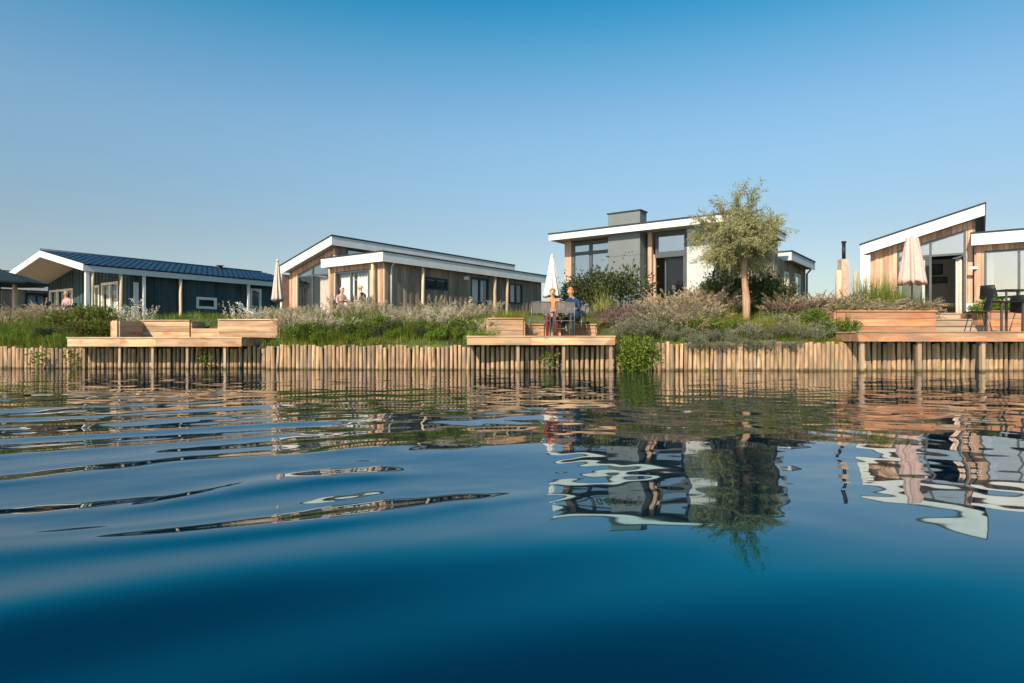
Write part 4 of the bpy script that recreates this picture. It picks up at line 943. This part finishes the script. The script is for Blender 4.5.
# --- right of the middle deck
several('dark_shrub', 'shrub', 'dark evergreen shrub behind the people on the middle deck', 'dark shrubs behind the people', [(['s_dark'], px, D, sc, None, 1) for px, D, sc in ((579, 19.2, 1.35), (590, 19.4, 1.45))])
plant('dark_shrub', 'shrub', 'dark rounded shrub in front of the grey chimney block', None, ['s_dark'], 619, 18.9, 1.55)
plant('yellow_grass', 'ornamental grass', 'narrow yellow green grass between the two dark shrubs', None, ['g_yellow'], 602, 18.8, 1.6, szz=1.5)
plant('dark_shrub', 'shrub', 'small dark shrub at the right end of the middle deck', None, ['s_dark'], 609, 17.9, .75, szz=.6)
several('mauve_shrub', 'shrub', 'mauve flowering shrub right of the middle deck', 'mauve shrubs by the middle deck', [(['s_mauve', 'p_mauve'], px, D, sc, None, 1) for px, D, sc in ((622, 17.3, 1.0), (633, 17.6, 1.05), (645, 17.9, 1.2), (611, 17.6, .85), (628, 18.2, 1.1), (656, 17.4, 1.0))])
several('grey_shrub', 'shrub', 'grey green bushy shrub above the trailing vine', 'grey shrubs above the vine', [(['s_grey', 'g_olive'], px, D, sc, None, 1) for px, D, sc in ((630, 15.9, 1.0), (645, 15.8, 1.05), (660, 16.0, .95), (639, 16.6, 1.2), (653, 16.7, 1.15))]
    + [(['s_mauve', 's_grey'], px, D, sc, None, 1) for px, D, sc in ((637, 16.2, 1.0), (651, 16.3, 1.0))])
several('yellow_grass', 'ornamental grass', 'arching yellow green grass before the open door', 'yellow grasses before the open door', [(['g_yellow'], px, D, sc, None, 1.2) for px, D, sc in ((662, 19.0, 1.3), (671, 19.0, 1.4), (681, 19.1, 1.2), (641, 19.2, 1.1), (652, 19.0, 1.1))])
bed('tan_grass', 'ornamental grass', 'tan feathery grass between the vine and the willow trunk', ['g_green', 'p_tan'], 655, 716, 16.9, 18.3, 15, 1.0, 1.45)
bed('leafy_shrub', 'shrub', 'loose green shrub between the vine and the willow', ['g_green', 's_green'], 664, 736, 16.0, 16.9, 8, .6, .95)
bed('leafy_shrub', 'shrub', 'loose green shrub right of the willow trunk', ['g_green', 's_green'], 770, 826, 16.3, 17.6, 6, .65, 1.0)
bed('tan_grass', 'ornamental grass', 'tall beige plume grass at the bank edge right of the vine', ['g_green', 'p_tan'], 655, 704, 16.0, 16.7, 6, .95, 1.25)
bed('tan_grass', 'ornamental grass', 'shorter tan grass in front of the white panel', ['g_yellow', 'p_tan'], 690, 736, 17.8, 18.9, 8, .8, 1.1)
bed('green_grass_tuft', 'grass tuft', 'bright green tuft around the willow trunk', ['g_lowyellow', 'g_yellow', 'g_low'], 704, 806, 15.8, 17.1, 30, .8, 1.2)
bed('grey_shrub', 'shrub', 'grey green lavender bush hanging over the palisade below the willow', ['s_grey', 'g_low'], 668, 825, 15.35, 15.8, 20, .35, .85)
bed('grey_shrub', 'shrub', 'drooping grey lavender sprig hanging over pole tops below the willow', ['s_grey'], 684, 800, 15.16, 15.28, 10, .38, .6, .52)
bed('grey_shrub', 'shrub', 'lavender bush on the slope right of willow', ['s_grey', 'g_low', 'spike_dense'], 765, 832, 16.0, 17.0, 9, .65, 1.05)
several('leafy_shrub', 'shrub', 'green bushy shrub at left end of right deck', 'green shrubs by the right deck', [(['g_green', 's_green'], px, D, sc, None, 1) for px, D, sc in ((824, 16.2, .9), (838, 16.1, 1.0), (831, 15.9, .85), (845, 15.9, .7))])
bed('green_grass_tuft', 'grass tuft', 'yellow green low tuft left of the right deck', ['g_lowyellow'], 795, 850, 15.4, 15.6, 9, .6, .9)
several('dark_shrub', 'shrub', 'dark bush against the house behind the willow', 'dark bushes behind the willow', [(['g_tall', 's_dark'], px, D, sc, None, 1) for px, D, sc in ((712, 19.0, 1.2), (727, 18.9, 1.35), (763, 18.7, 1.4), (776, 19.2, 1.3))])
bed('tan_grass', 'ornamental grass', 'mauve tinted grass on the slope right of the willow', ['g_olive', 'p_mauve', 'p_tan'], 778, 850, 17.2, 18.8, 18, .9, 1.3)
bed('tan_grass', 'ornamental grass', 'drooping tan grass in the long reddish planter', ['g_olive', 'p_droop'], 838, 926, 16.75, 17.2, 18, .8, 1.05, 1.38)
several('green_grass_clump', 'ornamental grass', 'tall green grass clump left of the pink parasol', 'tall green clumps by the pink parasol', [(['g_tall', 'g_yellow'], px, 18.0, sc, 1.44, 1.15) for px, sc in ((864, 1.05), (874, 1.25), (884, 1.2), (894, 1.0))])
bed('leafy_plant', 'plant', 'leafy green plant in the planter behind black chairs', ['s_bright', 'g_yellow'], 978, 1040, 16.8, 17.2, 8, .55, .8, 1.38)
# --- trailing vine down to the water
def vine():
    r = random.Random(77); V = []; Fc = []; strands = []
    for k in range(34):                                    # strands hang over the poles, some reach the water
        x = 2.95 + r.gauss(0, .26); ln = r.uniform(.4, .85) * (1.0 if abs(x - 2.9) < .3 else .6); z0 = r.uniform(.45, .85); bulge = r.uniform(.10, .32) * math.exp(-((x - 2.95) / .45) ** 2)
        strands.append([Vector((x + .05 * math.sin(j * 1.3 + k) + .02 * j * r.uniform(-1, 1), yb(x) - .05 - bulge * math.sin(math.pi * min(1, .25 + j / 8)), max(.0, z0 - ln * j / 6))) for j in range(7)])
    for st_ in strands:
        for a, b in zip(st_[:-1], st_[1:]):
            k0 = len(V); d = Vector((.006, 0, 0)); V += [a - d, a + d, b + d, b - d]; Fc.append((k0, k0 + 1, k0 + 2, k0 + 3))
        for i in range(62):
            f = r.uniform(0, 6); j = min(5, int(f)); p = st_[j].lerp(st_[j + 1], f - j) + Vector((r.gauss(0, .05), r.gauss(0, .05), r.gauss(0, .04)))
            if p.z < .01: p.z = .015
            leaf(V, Fc, p, Vector((r.gauss(0, .7), -.5 + r.gauss(0, .6), r.gauss(-.1, .7))), .07 * r.uniform(.55, 1.4), .045 * r.uniform(.6, 1.3), r)
    o = link('trailing_vine', quads_mesh('trailing_vine', V, Fc, 'l_vine')); tag(o, 'bright green vine trailing into the water right of the middle deck', 'vine')
vine()
for (px, D, lab) in ((208, 16.42, 'small bright vine growing out of the palisade under the left deck'), (42, 16.5, 'small vine creeping down the palisade at the left edge'), (76, 16.5, 'small vine on the palisade under the left corner of left deck'), (549, 15.3, 'small vine growing on the palisade under the middle deck')):
    r = random.Random(px); V = []; Fc = []; x0 = X(px, D)
    for i in range(150): leaf(V, Fc, Vector((x0 + r.gauss(0, .13), D - .1 - abs(r.gauss(0, .03)), .08 + abs(r.gauss(.22, .14)))), Vector((r.gauss(0, .6), -.6, r.gauss(0, .6))), .07 * r.uniform(.6, 1.2), .045, r)
    tag(link('climbing_vine', quads_mesh('climbing_vine', V, Fc, 'l_green')), lab, 'vine')

# --- ground cover over the whole bank
def ground_cover():
    r = random.Random(5); V = []; Fc = []
    for i in range(26000):
        x = r.uniform(-20, 15); d = .1 + 5.5 * r.random() ** 1.3; y = yb(x) + d
        if any(x0 - .05 < x < x1 + .05 and y < y1 for (x0, x1, y0, y1, _) in DECKS): continue
        z = ground_z(x, y); a = r.uniform(0, 6.28)
        blade(V, Fc, (x, y, z - .02), a, r.uniform(.1, .8), r.uniform(.10, .30), r.uniform(.010, .02), r.uniform(.2, 1.2), r, 2)
    o = link('grass_cover', quads_mesh('grass_cover', V, Fc, 'g_green')); o['kind'] = 'stuff'; o['label'] = 'short grass and weeds covering the bank'; o['category'] = 'grass'
ground_cover()

# ------------------------------------------------------------------ the willow tree
def willow():
    px, D = 745.5, 17.2; x, zb = X(px, D), ground_z(X(px, D), D)
    root = thing('willow_tree', 'small willow with silvery green crown and rough trunk on the bank', 'tree', (x, D, zb))
    r = random.Random(31); ztk = Z(252, D) - zb
    mb = MB(); n = 9; pts = []; rr = []
    for k in range(n):
        f = k / (n - 1); pts.append((.035 * math.sin(f * 5) - .02 * f, .02 * math.sin(3 * f), -.15 + (ztk + .15) * f)); rr.append(.108 - .015 * f + .016 * r.uniform(-1, 1) + (.035 if k == n - 1 else 0))
    mb.tube(pts, rr, 12); mb.build('trunk', 'bark', root, True)
    c0 = Vector((X(737, D) - x, 0, Z(240, D) - zb)); RX, RZ = 1.28, 1.30
    LV = []; LF = []; top = Vector((0, 0, ztk)); bm = MB(); limbs = []
    for b in range(40):                                        # limbs fan out of the pollard head into the crown
        a = r.uniform(0, 6.28); u = r.uniform(-.85, 1); q = math.sqrt(1 - u * u); f = r.uniform(.55, .98)
        end = c0 + Vector((RX * q * math.cos(a), RX * q * math.sin(a), RZ * u)) * f
        mid = top.lerp(end, .5) + Vector((0, 0, .22 * (1 - u))) + Vector((r.gauss(0, .05), r.gauss(0, .05), 0)); pts = []
        for k in range(8):
            t_ = k / 7; pts.append(top * (1 - t_) ** 2 + mid * 2 * t_ * (1 - t_) + end * t_ * t_)
        bm.tube(pts, [.030 * (1 - k / 8.5) for k in range(8)], 5); limbs.append(pts)
    for t_ in range(840):                                      # leafy twigs on the limbs, arching over at the tips
        pts = r.choice(limbs); i = min(6, int(2.2 + 4.8 * r.random() ** .8)); q = pts[i].lerp(pts[i + 1], r.random()); out = (q - c0); out = Vector((out.x / RX, out.y / RX, out.z / RZ))
        e = (out * 1.0 + Vector((r.gauss(0, .6), r.gauss(0, .6), r.gauss(.25, .5)))).normalized(); tl = r.uniform(.22, .55) * (1.35 if r.random() < .12 else 1)
        tp = [q.copy()]
        for k in range(5):
            q = q + e * (tl / 5); e = (e + Vector((r.gauss(0, .12), r.gauss(0, .12), -.12))).normalized(); tp.append(q.copy())
        bm.tube(tp, [.007, .006, .005, .004, .003, .002], 3, False)
        for m in range(50):
            f = r.uniform(.1, 5); k = min(4, int(f)); c = tp[k].lerp(tp[k + 1], f - k) + Vector((r.gauss(0, .035), r.gauss(0, .035), r.gauss(0, .035)))
            leaf(LV, LF, c, (e + Vector((r.gauss(0, .8), r.gauss(0, .8), r.gauss(-.15, .7)))), r.uniform(.07, .13), r.uniform(.012, .022), r)
    bm.build('branches', 'bark', root)
    cr = link('crown', quads_mesh('crown', LV, LF, 'l_willow'), root)
willow()

# ------------------------------------------------------------------ parasols
def closed_parasol(label, px, D, ytop, ybot, zbase, mat, rb, flare=1.0, ragged=.0, seed=0, top0=.2):
    x = X(px, D); root = thing('closed_parasol', label, 'parasol', (x, D, zbase), 0.3 * seed); r = random.Random(seed)
    zt_, zb_ = Z(ytop, D) - zbase, Z(ybot, D) - zbase
    mb = MB(); mb.tube([(0, 0, 0), (0, 0, zt_ - .05)], .024, 10); mb.build('pole', 'metal', root, True)
    mb = MB(); mb.lathe([(.04, zt_ - .06), (.055, zt_ - .03), (.03, zt_ + .01), (.012, zt_ + .05)], 10); mb.build('finial', mat, root, True)
    V = []; Fc = []; n = 48; m = 12
    for j in range(m + 1):
        f = j / m; zz = zt_ - .05 + (zb_ - zt_ + .05) * f; base = rb * (top0 + (1 - top0) * f ** (.8 / flare))
        if .55 < f < .66 and flare < 1: base *= .8
        for i in range(n):
            a = 2 * math.pi * i / n; fold = math.cos(8 * a + 1.5 * math.sin(f * 2 + seed)); rr = base * (1 + (.10 + .22 * f) * fold)
            z2 = zz + (ragged * math.cos(8 * a + .5) * (1 if j == m else 0)); V.append((rr * math.cos(a), rr * math.sin(a), z2))
    for j in range(m):
        for i in range(n): Fc.append((j * n + i, j * n + (i + 1) % n, (j + 1) * n + (i + 1) % n, (j + 1) * n + i))
    k0 = len(V)
    for i in range(n): a = 2 * math.pi * i / n; V.append((.05 * math.cos(a), .05 * math.sin(a), zb_ + .12))
    for i in range(n): Fc.append((m * n + i, m * n + (i + 1) % n, k0 + (i + 1) % n, k0 + i))
    link('canopy', mesh_from('canopy', V, Fc, mat, True), root)
    if flare < 1:
        mb = MB(); zs = zt_ + (zb_ - zt_) * .6; mb.lathe([(rb * .62, zs - .02), (rb * .64, zs), (rb * .62, zs + .02)], 24); mb.build('strap', mat, root, True)
    mb = MB(); mb.lathe([(.26, 0), (.26, .06), (.05, .09), (.04, .3)], 16); mb.build('foot', 'metal', root, True)
closed_parasol('taupe closed parasol in front of the left end of the left centre lodge', 277.5, 21.6, 260, 301, 1.45, 'canopy_stripe', .16, 1.1, .05, 1)
closed_parasol('cream closed parasol on the middle deck behind the chairs', 552, 18.4, 255.5, 297, .835, 'canopy_white', .20, 1.0, .03, 2)
closed_parasol('dusty pink closed parasol on the terrace of the right lodge', 912, 18.3, 236, 283.5, 1.46, 'canopy_pink', .29, 1.0, .06, 3, .48)
def open_parasol():
    D = 24.5; x = X(0, D); root = thing('open_parasol', 'open dark teal parasol at the left edge before the far lodge', 'parasol', (x, D, 1.45)); zt_, zb_ = Z(270, D) - 1.45, Z(283, D) - 1.45; Rr = X(37.5, D) - x
    V = [(0, 0, zt_)]; Fc = []; n = 8
    for (f, zf) in ((.5, .42), (1.0, 1.0), (1.0, 1.14), (.96, 1.12)):
        for i in range(n): a = 2 * math.pi * (i + .5) / n; V.append((Rr * 1.08 * f * math.cos(a), Rr * 1.08 * f * math.sin(a), zt_ + (zb_ - zt_) * zf))
    V.append((0, 0, zt_ - .06)); c = len(V) - 1
    for i in range(n):
        j = (i + 1) % n; Fc += [(0, 1 + i, 1 + j)] + [(1 + k * n + i, 1 + (k + 1) * n + i, 1 + (k + 1) * n + j, 1 + k * n + j) for k in range(3)] + [(1 + 3 * n + i, c, 1 + 3 * n + j)]
    link('canopy', mesh_from('canopy', V, Fc, 'canopy_dark'), root)
    mb = MB(); mb.tube([(0, 0, 0), (0, 0, zt_ + .05)], .03, 10); mb.build('pole', 'metal', root, True)
    for i in range(n):
        a = 2 * math.pi * (i + .5) / n; mb = MB(); mb.tube([(0, 0, zt_ - .08), (Rr * 1.03 * math.cos(a), Rr * 1.03 * math.sin(a), zb_ - .03)], .012, 5); mb.build('rib', 'metal', root)
    mb = MB(); mb.lathe([(.3, 0), (.3, .08), (.05, .1), (.04, .35)], 16); mb.build('foot', 'metal', root, True)
open_parasol()

# ------------------------------------------------------------------ garden furniture
def sling_chair(label, x, y, z, rz, group=None, frame='metal', cloth='mesh_cloth'):
    """metal garden armchair with a cloth sling; faces +y"""
    t = thing('garden_chair', label, 'chair', (x, y, z), rz, group)
    for sx in (-.27, .27):
        mb = MB(); mb.tube([(sx, .24, 0), (sx, .24, .62)], .018, 8); mb.build('leg', frame, t, True)
        mb = MB(); mb.tube([(sx, -.24, 0), (sx, -.22, .42), (sx, -.30, .92)], .018, 8); mb.build('leg', frame, t, True)
        mb = MB(); mb.box(sx - .02, sx + .02, -.25, .28, .625, .65); mb.build('armrest', frame, t)
        mb = MB(); mb.tube([(sx, -.22, .40), (sx, .24, .42)], .011, 8); mb.build('side_rail', frame, t, True)
    mb = MB(); mb.prism([(-.22, .405), (.24, .43), (.24, .442), (-.22, .417)], 0, -.255, .255); mb.build('seat', cloth, t)
    mb = MB(); mb.prism([(-.248, .62), (-.30, .91), (-.288, .912), (-.236, .622)], 0, -.255, .255); mb.build('backrest', cloth, t)
    mb = MB(); mb.tube([(-.27, -.30, .92), (.27, -.30, .92)], .012, 8); mb.build('top_rail', frame, t, True)
    mb = MB(); mb.tube([(-.27, -.23, .2), (.27, -.23, .2)], .009, 8); mb.build('stretcher', frame, t, True)
    return t
def shell_chair(label, x, y, z, rz, group=None, mat='black', name='shell_chair'):
    t = thing(name, label, 'chair', (x, y, z), rz, group); V = []; Fc = []; n = 8
    prof = [(.23, .44), (.18, .455), (0, .44), (-.15, .435), (-.22, .47), (-.25, .56), (-.29, .72), (-.32, .86)]
    for (yy, zz) in prof:
        for i in range(n + 1):
            u = -1 + 2 * i / n; wv = .23 if zz < .6 else .23 - .05 * (zz - .6) / .26; V.append((u * wv, yy + .05 * u * u * (1 if zz > .5 else 0), zz + (.03 * u * u if zz < .5 else 0)))
    for j in range(len(prof) - 1):
        for i in range(n): k = j * (n + 1) + i; Fc.append((k, k + 1, k + n + 2, k + n + 1))
    sh = link('seat_shell', mesh_from('seat_shell', V, Fc, mat, True), t); sm = sh.modifiers.new('thickness', 'SOLIDIFY'); sm.thickness = .014
    for sx in (-1, 1):
        for sy in (-1, 1):
            mb = MB(); mb.tube([(.15 * sx, .13 * sy - .02, .44), (.22 * sx, .22 * sy - .02, 0)], .012, 8); mb.build('leg', 'metal', t, True)
    return t
def table(label, x, y, z, rz, w_=.7, d_=.7, h_=.73, top='black', leg='metal', name='garden_table'):
    t = thing(name, label, 'table', (x, y, z), rz)
    mb = MB(); mb.box(-w_ / 2, w_ / 2, -d_ / 2, d_ / 2, h_ - .03, h_); mb.build('table_top', top, t)
    for sx in (-1, 1):
        for sy in (-1, 1): mb = MB(); mb.box(sx * (w_ / 2 - .06) - .02, sx * (w_ / 2 - .06) + .02, sy * (d_ / 2 - .06) - .02, sy * (d_ / 2 - .06) + .02, 0, h_ - .031); mb.build('leg', leg, t)
    return t
DZ = .837
for (lab, px, D, rz) in (('empty grey sling chair on middle deck, left of the red shorts', 540, 16.3, 4), ('grey sling chair on middle deck in front of the blue shirt', 565, 16.2, -5),
                         ('grey sling chair the person in orange sits on', 553, 17.9, 176), ('grey sling chair the blue shirted person sits on', 575, 17.7, 160)):
    t = sling_chair(lab, X(px, D), D, DZ, R(rz), 'sling chairs on the middle deck'); t.scale = (.88, .9, .93)
table('small metal table between the sling chairs on the middle deck', X(562, 17.05), 17.05, DZ, 0, .55, .5, .66, 'metal')
DR = .932
shell_chair('black shell chair beside the steps on the reddish deck', X(977, 15.3), 15.3, DR, R(70), 'black chairs on the right deck')
shell_chair('black shell chair cut by the right edge on the reddish deck', X(1026, 15.2), 15.2, DR, R(-70), 'black chairs on the right deck')
table('black table between the two chairs on the reddish deck', X(1004, 15.25), 15.25, DR, 0, .62, .62, .72)
shell_chair('black shell chair on the right lodge terrace before the large window', X(992, 18.6), 18.6, 1.462, R(-60), None)
table('black table on the right lodge terrace behind the leafy plants', X(1012, 18.7), 18.7, 1.462, 0, .9, .7, .74)
q = h4.world(h4.A(950, 2.6), 2.6); shell_chair('mustard yellow chair inside the open door of right lodge', q.x, q.y, q.z, R(60), None, 'yellow', 'dining_chair')
q = h4.world(h4.A(938, 3.6), 3.6); table('low pale sideboard table inside the right lodge', q.x, q.y, q.z, -T0, 1.2, .4, .6, 'curtain', 'metal', 'side_table')
def lounger():
    D = 20.6; t = thing('deck_lounger', 'white curved deck lounger behind the long planter, beside taupe parasol', 'lounger', (X(258, D), D, 1.32), R(8)); t.scale = (.85, .9, .75)
    for sy in (-.28, .28):
        mb = MB(); mb.tube([(-.68, sy, .82), (-.45, sy, .52), (-.1, sy, .36), (.3, sy, .40), (.62, sy, .36), (.85, sy, .52)], .022, 8); mb.build('rail', 'white', t, True)
        mb = MB(); mb.tube([(-.35, sy, 0), (-.1, sy, .36)], .02, 8); mb.build('leg', 'white', t, True)
        mb = MB(); mb.tube([(.5, sy, 0), (.3, sy, .40)], .02, 8); mb.build('leg', 'white', t, True)
    P = [(-.68, .82), (-.45, .52), (-.1, .36), (.3, .40), (.62, .36), (.85, .52)]
    mb = MB()
    for (a, b) in zip(P[:-1], P[1:]): mb.prism([(a[0], a[1]), (b[0], b[1]), (b[0], b[1] + .012), (a[0], a[1] + .012)], 1, -.26, .26)
    mb.build('sling', 'white', t)
lounger()
q = h2.world(h2.A(352, -.9), -.9); table('dark table between the seated pair at the left centre lodge', q.x, q.y, 1.492, -T0, .8, .7, .74)
table('dark table on the porch terrace of the teal house', X(52, 27.5), 27.5, 1.482, .3, 1.4, .8, .74)
shell_chair('dark chair left of the pink clothed person at the teal house', X(57, 26.6), 26.6, 1.482, R(-40), 'dark chairs at the teal house')
shell_chair('dark chair the pink clothed person sits on at the teal house', X(68, 27.0), 27.0, 1.482, R(150), 'dark chairs at the teal house')
q = h2.world(h2.A(345, -1.2), -1.2)
# laptop-like dark tray is left out: only a cup and bottle can be told on that table
tb = h2.world(h2.A(353, -.9), -.9)
mb = MB(); mb.lathe([(.035, 0), (.037, .17), (.014, .23), (.014, .29)], 10); o = mb.build('bottle', 'hair_dark', None, True); o.location = (tb.x, tb.y, 1.492 + .74); tag(o, 'dark bottle on the table between the seated pair', 'bottle')

# stove pipe column between the houses, log beside it
D = 19.6; x = X(842.5, D); t = thing('garden_chimney', 'pinkish masonry garden chimney with black flue between the right houses', 'chimney', (x, D, 1.40))
mb = MB(); zt_ = Z(259.5, D) - 1.4; mb.prism([(-.13, 0), (.15, 0), (.12, zt_), (-.09, zt_)], 1, -.12, .12); mb.build('stack', 'stucco_pink', t)
mb = MB(); mb.tube([(.04, 0, zt_ - .02), (.04, 0, Z(243, D) - 1.4)], .052, 12); p = mb.build('flue', 'black', t, True)
mb = MB(); mb.lathe([(.07, Z(243, D) - 1.4), (.07, Z(242, D) - 1.4 + .02)], 12, (.04, 0)); mb.build('flue_cap', 'black', p)
mb = MB(); zl_ = Z(271, D) - 1.4; mb.tube([(-.22, -.2, -.1), (-.215, -.2, zl_ * .6), (-.21, -.2, zl_)], [.10, .095, .09], 10); mb.build('log', 'log', t, True)
# free standing log posts
def free_log(label, px, D, ytop, r):
    x = X(px, D); zb = ground_z(x, D); root = thing('log_post', label, 'post', (x, D, zb), 0, 'standing log posts'); z1 = Z(ytop, D) - zb
    log_post(root, 0, 0, -.3, z1, r, 'log', 'shaft'); mb = MB(); mb.tube([(0, 0, z1 - .01), (0, 0, z1 + .012)], r * .8, 10); mb.build('top_face', 'clad', root)
free_log('standing log post in front of the far lodge at the left edge', 15, 25.6, 282, .085)
free_log('standing log post behind the tall green grass by the right planter', 855, 18.7, 271, .06)

# ------------------------------------------------------------------ people
def person(label, x, y, z, rz, shirt, hair, lean=0.0, turn=0.0, sleeve=.30, longhair=False, armfwd=.0, trousers='c_dark'):
    """seated figure, faces +y, origin on the floor below the pelvis; body is one skinned surface"""
    root = thing('person', label, 'person', (x, y, z), rz)
    P = []; E = []; Rd = []
    def v(p, r): P.append(Vector(p)); Rd.append(r); return len(P) - 1
    def chain(i, seq):
        for (p, r) in seq: j = v(p, r); E.append((i, j)); i = j
        return i
    L = lean
    pel = v((0, 0, .53), (.155, .125)); sp = chain(pel, [((0, -.01 + .2 * L, .70), (.135, .105)), ((0, -.02 + .45 * L, .86), (.145, .11)), ((0, .0 + .7 * L, 1.00), (.15, .10))])
    nk = chain(sp, [((0, .02 + .85 * L, 1.09), (.058, .058)), ((0, .035 + .95 * L, 1.145), (.055, .058))])
    hd = chain(nk, [((0, .05 + 1.0 * L, 1.20), (.068, .078)), ((0, .055 + 1.05 * L, 1.265), (.076, .092)), ((0, .045 + 1.08 * L, 1.325), (.062, .075))])
    for s in (-1, 1):
        sh = chain(sp, [((.15 * s, .0 + .72 * L, 1.01), (.06, .06)), ((.195 * s, .02 + .6 * L, .89), (.05, .05)), ((.21 * s, .06 + .5 * L, .75), (.042, .042)), ((.19 * s, .22 + .4 * L + armfwd, .76 + armfwd * .2), (.035, .035)), ((.16 * s, .34 + .4 * L + armfwd, .765 + armfwd * .2), (.028, .026)), ((.15 * s, .40 + .4 * L + armfwd, .765 + armfwd * .2), (.040, .018))])
        h = P[sh]
        for k, (dx, ln) in enumerate(((-.028, .055), (-.010, .068), (.009, .064), (.027, .05))):
            a = v((h.x + dx * s, h.y + .025, h.z), (.010, .010)); E.append((sh, a)); chain(a, [((h.x + dx * 1.15 * s, h.y + .025 + ln * .55, h.z - .006), (.009, .009)), ((h.x + dx * 1.15 * s, h.y + .02 + ln, h.z - .022), (.008, .008))])
        a = v((h.x - .035 * s, h.y - .02, h.z), (.011, .011)); E.append((sh, a)); chain(a, [((h.x - .058 * s, h.y + .012, h.z - .004), (.009, .009))])
        chain(pel, [((.095 * s, .05, .50), (.095, .085)), ((.12 * s, .24, .51), (.078, .075)), ((.13 * s, .43, .49), (.062, .062)), ((.13 * s, .455, .30), (.056, .056)), ((.13 * s, .43, .11), (.042, .042)), ((.13 * s, .46, .055), (.042, .045)), ((.135 * s, .58, .035), (.040, .03))])
    me = bpy.data.meshes.new('body'); me.from_pydata(P, E, []); ob = bpy.data.objects.new('body', me); COL.objects.link(ob)
    sk = ob.modifiers.new('skin', 'SKIN'); sk.use_smooth_shade = True
    for i, d in enumerate(me.skin_vertices[0].data): d.radius = Rd[i]; d.use_root = (i == 0)
    ob.modifiers.new('sub', 'SUBSURF').levels = 1
    dg = bpy.context.evaluated_depsgraph_get(); m2 = bpy.data.meshes.new_from_object(ob.evaluated_get(dg)); bpy.data.objects.remove(ob)
    for k in ('skin', shirt, trousers, 'black'): m2.materials.append(M[k])
    hc = Vector((0, .05 + 1.03 * L, 1.25))
    for p in m2.polygons:
        c = p.center; mi = 1
        if c.z > 1.075 + 0: mi = 0
        elif c.y > .10 + sleeve * .4 + .5 * L and c.z > .68 and abs(c.x) > .08: mi = 0
        elif abs(c.x) > .17 and c.z < .80 + (.3 - sleeve) and c.z > .66 and sleeve < .2: mi = 0
        elif c.z < .59 and (c.y > .02 or c.z < .54): mi = 2
        if c.z < .075 and c.y > .3: mi = 3
        p.material_index = mi; p.use_smooth = True
    m2.name = 'body'; b = link('body', m2, root)
    # hair: a cap over crown and nape, then face features
    V = []; Fc = []; n = 14; m = 7
    for j in range(m + 1):
        ph = j / m * (2.0 if longhair else 1.75)
        for i in range(n):
            a = 2 * math.pi * i / n; front = max(0, math.sin(a)); pe = ph * (1 - .42 * front); rr = .095
            V.append((hc.x + .087 * math.sin(pe) * math.cos(a), hc.y - .008 + .108 * math.sin(pe) * math.sin(a), hc.z + .028 + .095 * math.cos(pe) - (.10 * max(0, j - 5) * max(0, -math.sin(a)) if longhair else 0)))
    for j in range(m):
        for i in range(n): Fc.append((j * n + i, (j + 1) * n + i, (j + 1) * n + (i + 1) % n, j * n + (i + 1) % n))
    link('hair', mesh_from('hair', V, Fc, hair, True), root)
    yf = hc.y + .092
    mb = MB(); mb.hexa([(-.012, yf - .01, hc.z - .02), (.012, yf - .01, hc.z - .02), (.012, yf - .02, hc.z - .02), (-.012, yf - .02, hc.z - .02), (-.005, yf - .012, hc.z + .022), (.005, yf - .012, hc.z + .022), (.005, yf - .02, hc.z + .022), (-.005, yf - .02, hc.z + .022)])
    mb.V[0] = (-.013, yf + .016, hc.z - .022); mb.V[1] = (.013, yf + .016, hc.z - .022); mb.build('nose', 'skin', root)
    for s in (-1, 1):
        mb = MB(); mb.lathe([(.003, -.008), (.010, -.003), (.010, .003), (.003, .008)], 8); o = mb.build('eye', 'eye', root, True); o.location = (.032 * s, yf - .012, hc.z + .018)
        mb = MB(); mb.lathe([(.006, -.028), (.014, -.015), (.015, .012), (.006, .026)], 8); o = mb.build('ear', 'skin', root, True); o.location = (.083 * s, hc.y - .005, hc.z - .002)
    mb = MB(); mb.box(-.022, .022, yf - .022, yf - .004, hc.z - .05, hc.z - .041); mb.build('mouth', 'lip', root)
    return root
person('person in orange top and red shorts seated on the middle deck', X(553, 17.9), 17.85, DZ - .03, R(172), 'c_orange', 'hair_red', .16, trousers='c_red')
person('person in a blue shirt leaning forward on the middle deck', X(575, 17.7), 17.65, DZ - .03, R(148), 'c_blue', 'hair_red', .24, armfwd=.06)
q = h2.world(h2.A(341, -.75), -.75); shell_chair('dark chair of the grey haired person at the left centre lodge', q.x, q.y, 1.492, R(-115), 'dark chairs at the left centre lodge')
person('grey haired person in pale pink seated outside the left centre lodge', q.x, q.y, 1.452, R(-140), 'c_pink', 'hair_grey', .06)
q = h2.world(h2.A(364, -.85), -.85); shell_chair('dark chair of the fair haired person at the left centre lodge', q.x, q.y, 1.492, R(70), 'dark chairs at the left centre lodge')
person('fair haired person in a black sleeveless top outside the left centre lodge', q.x, q.y, 1.452, R(70), 'c_black', 'hair_blond', .12, sleeve=.05)
person('person in pink seated on the porch terrace of the teal house', X(68, 27.0), 27.0, 1.44, R(165), 'c_pink', 'hair_blond', .05)
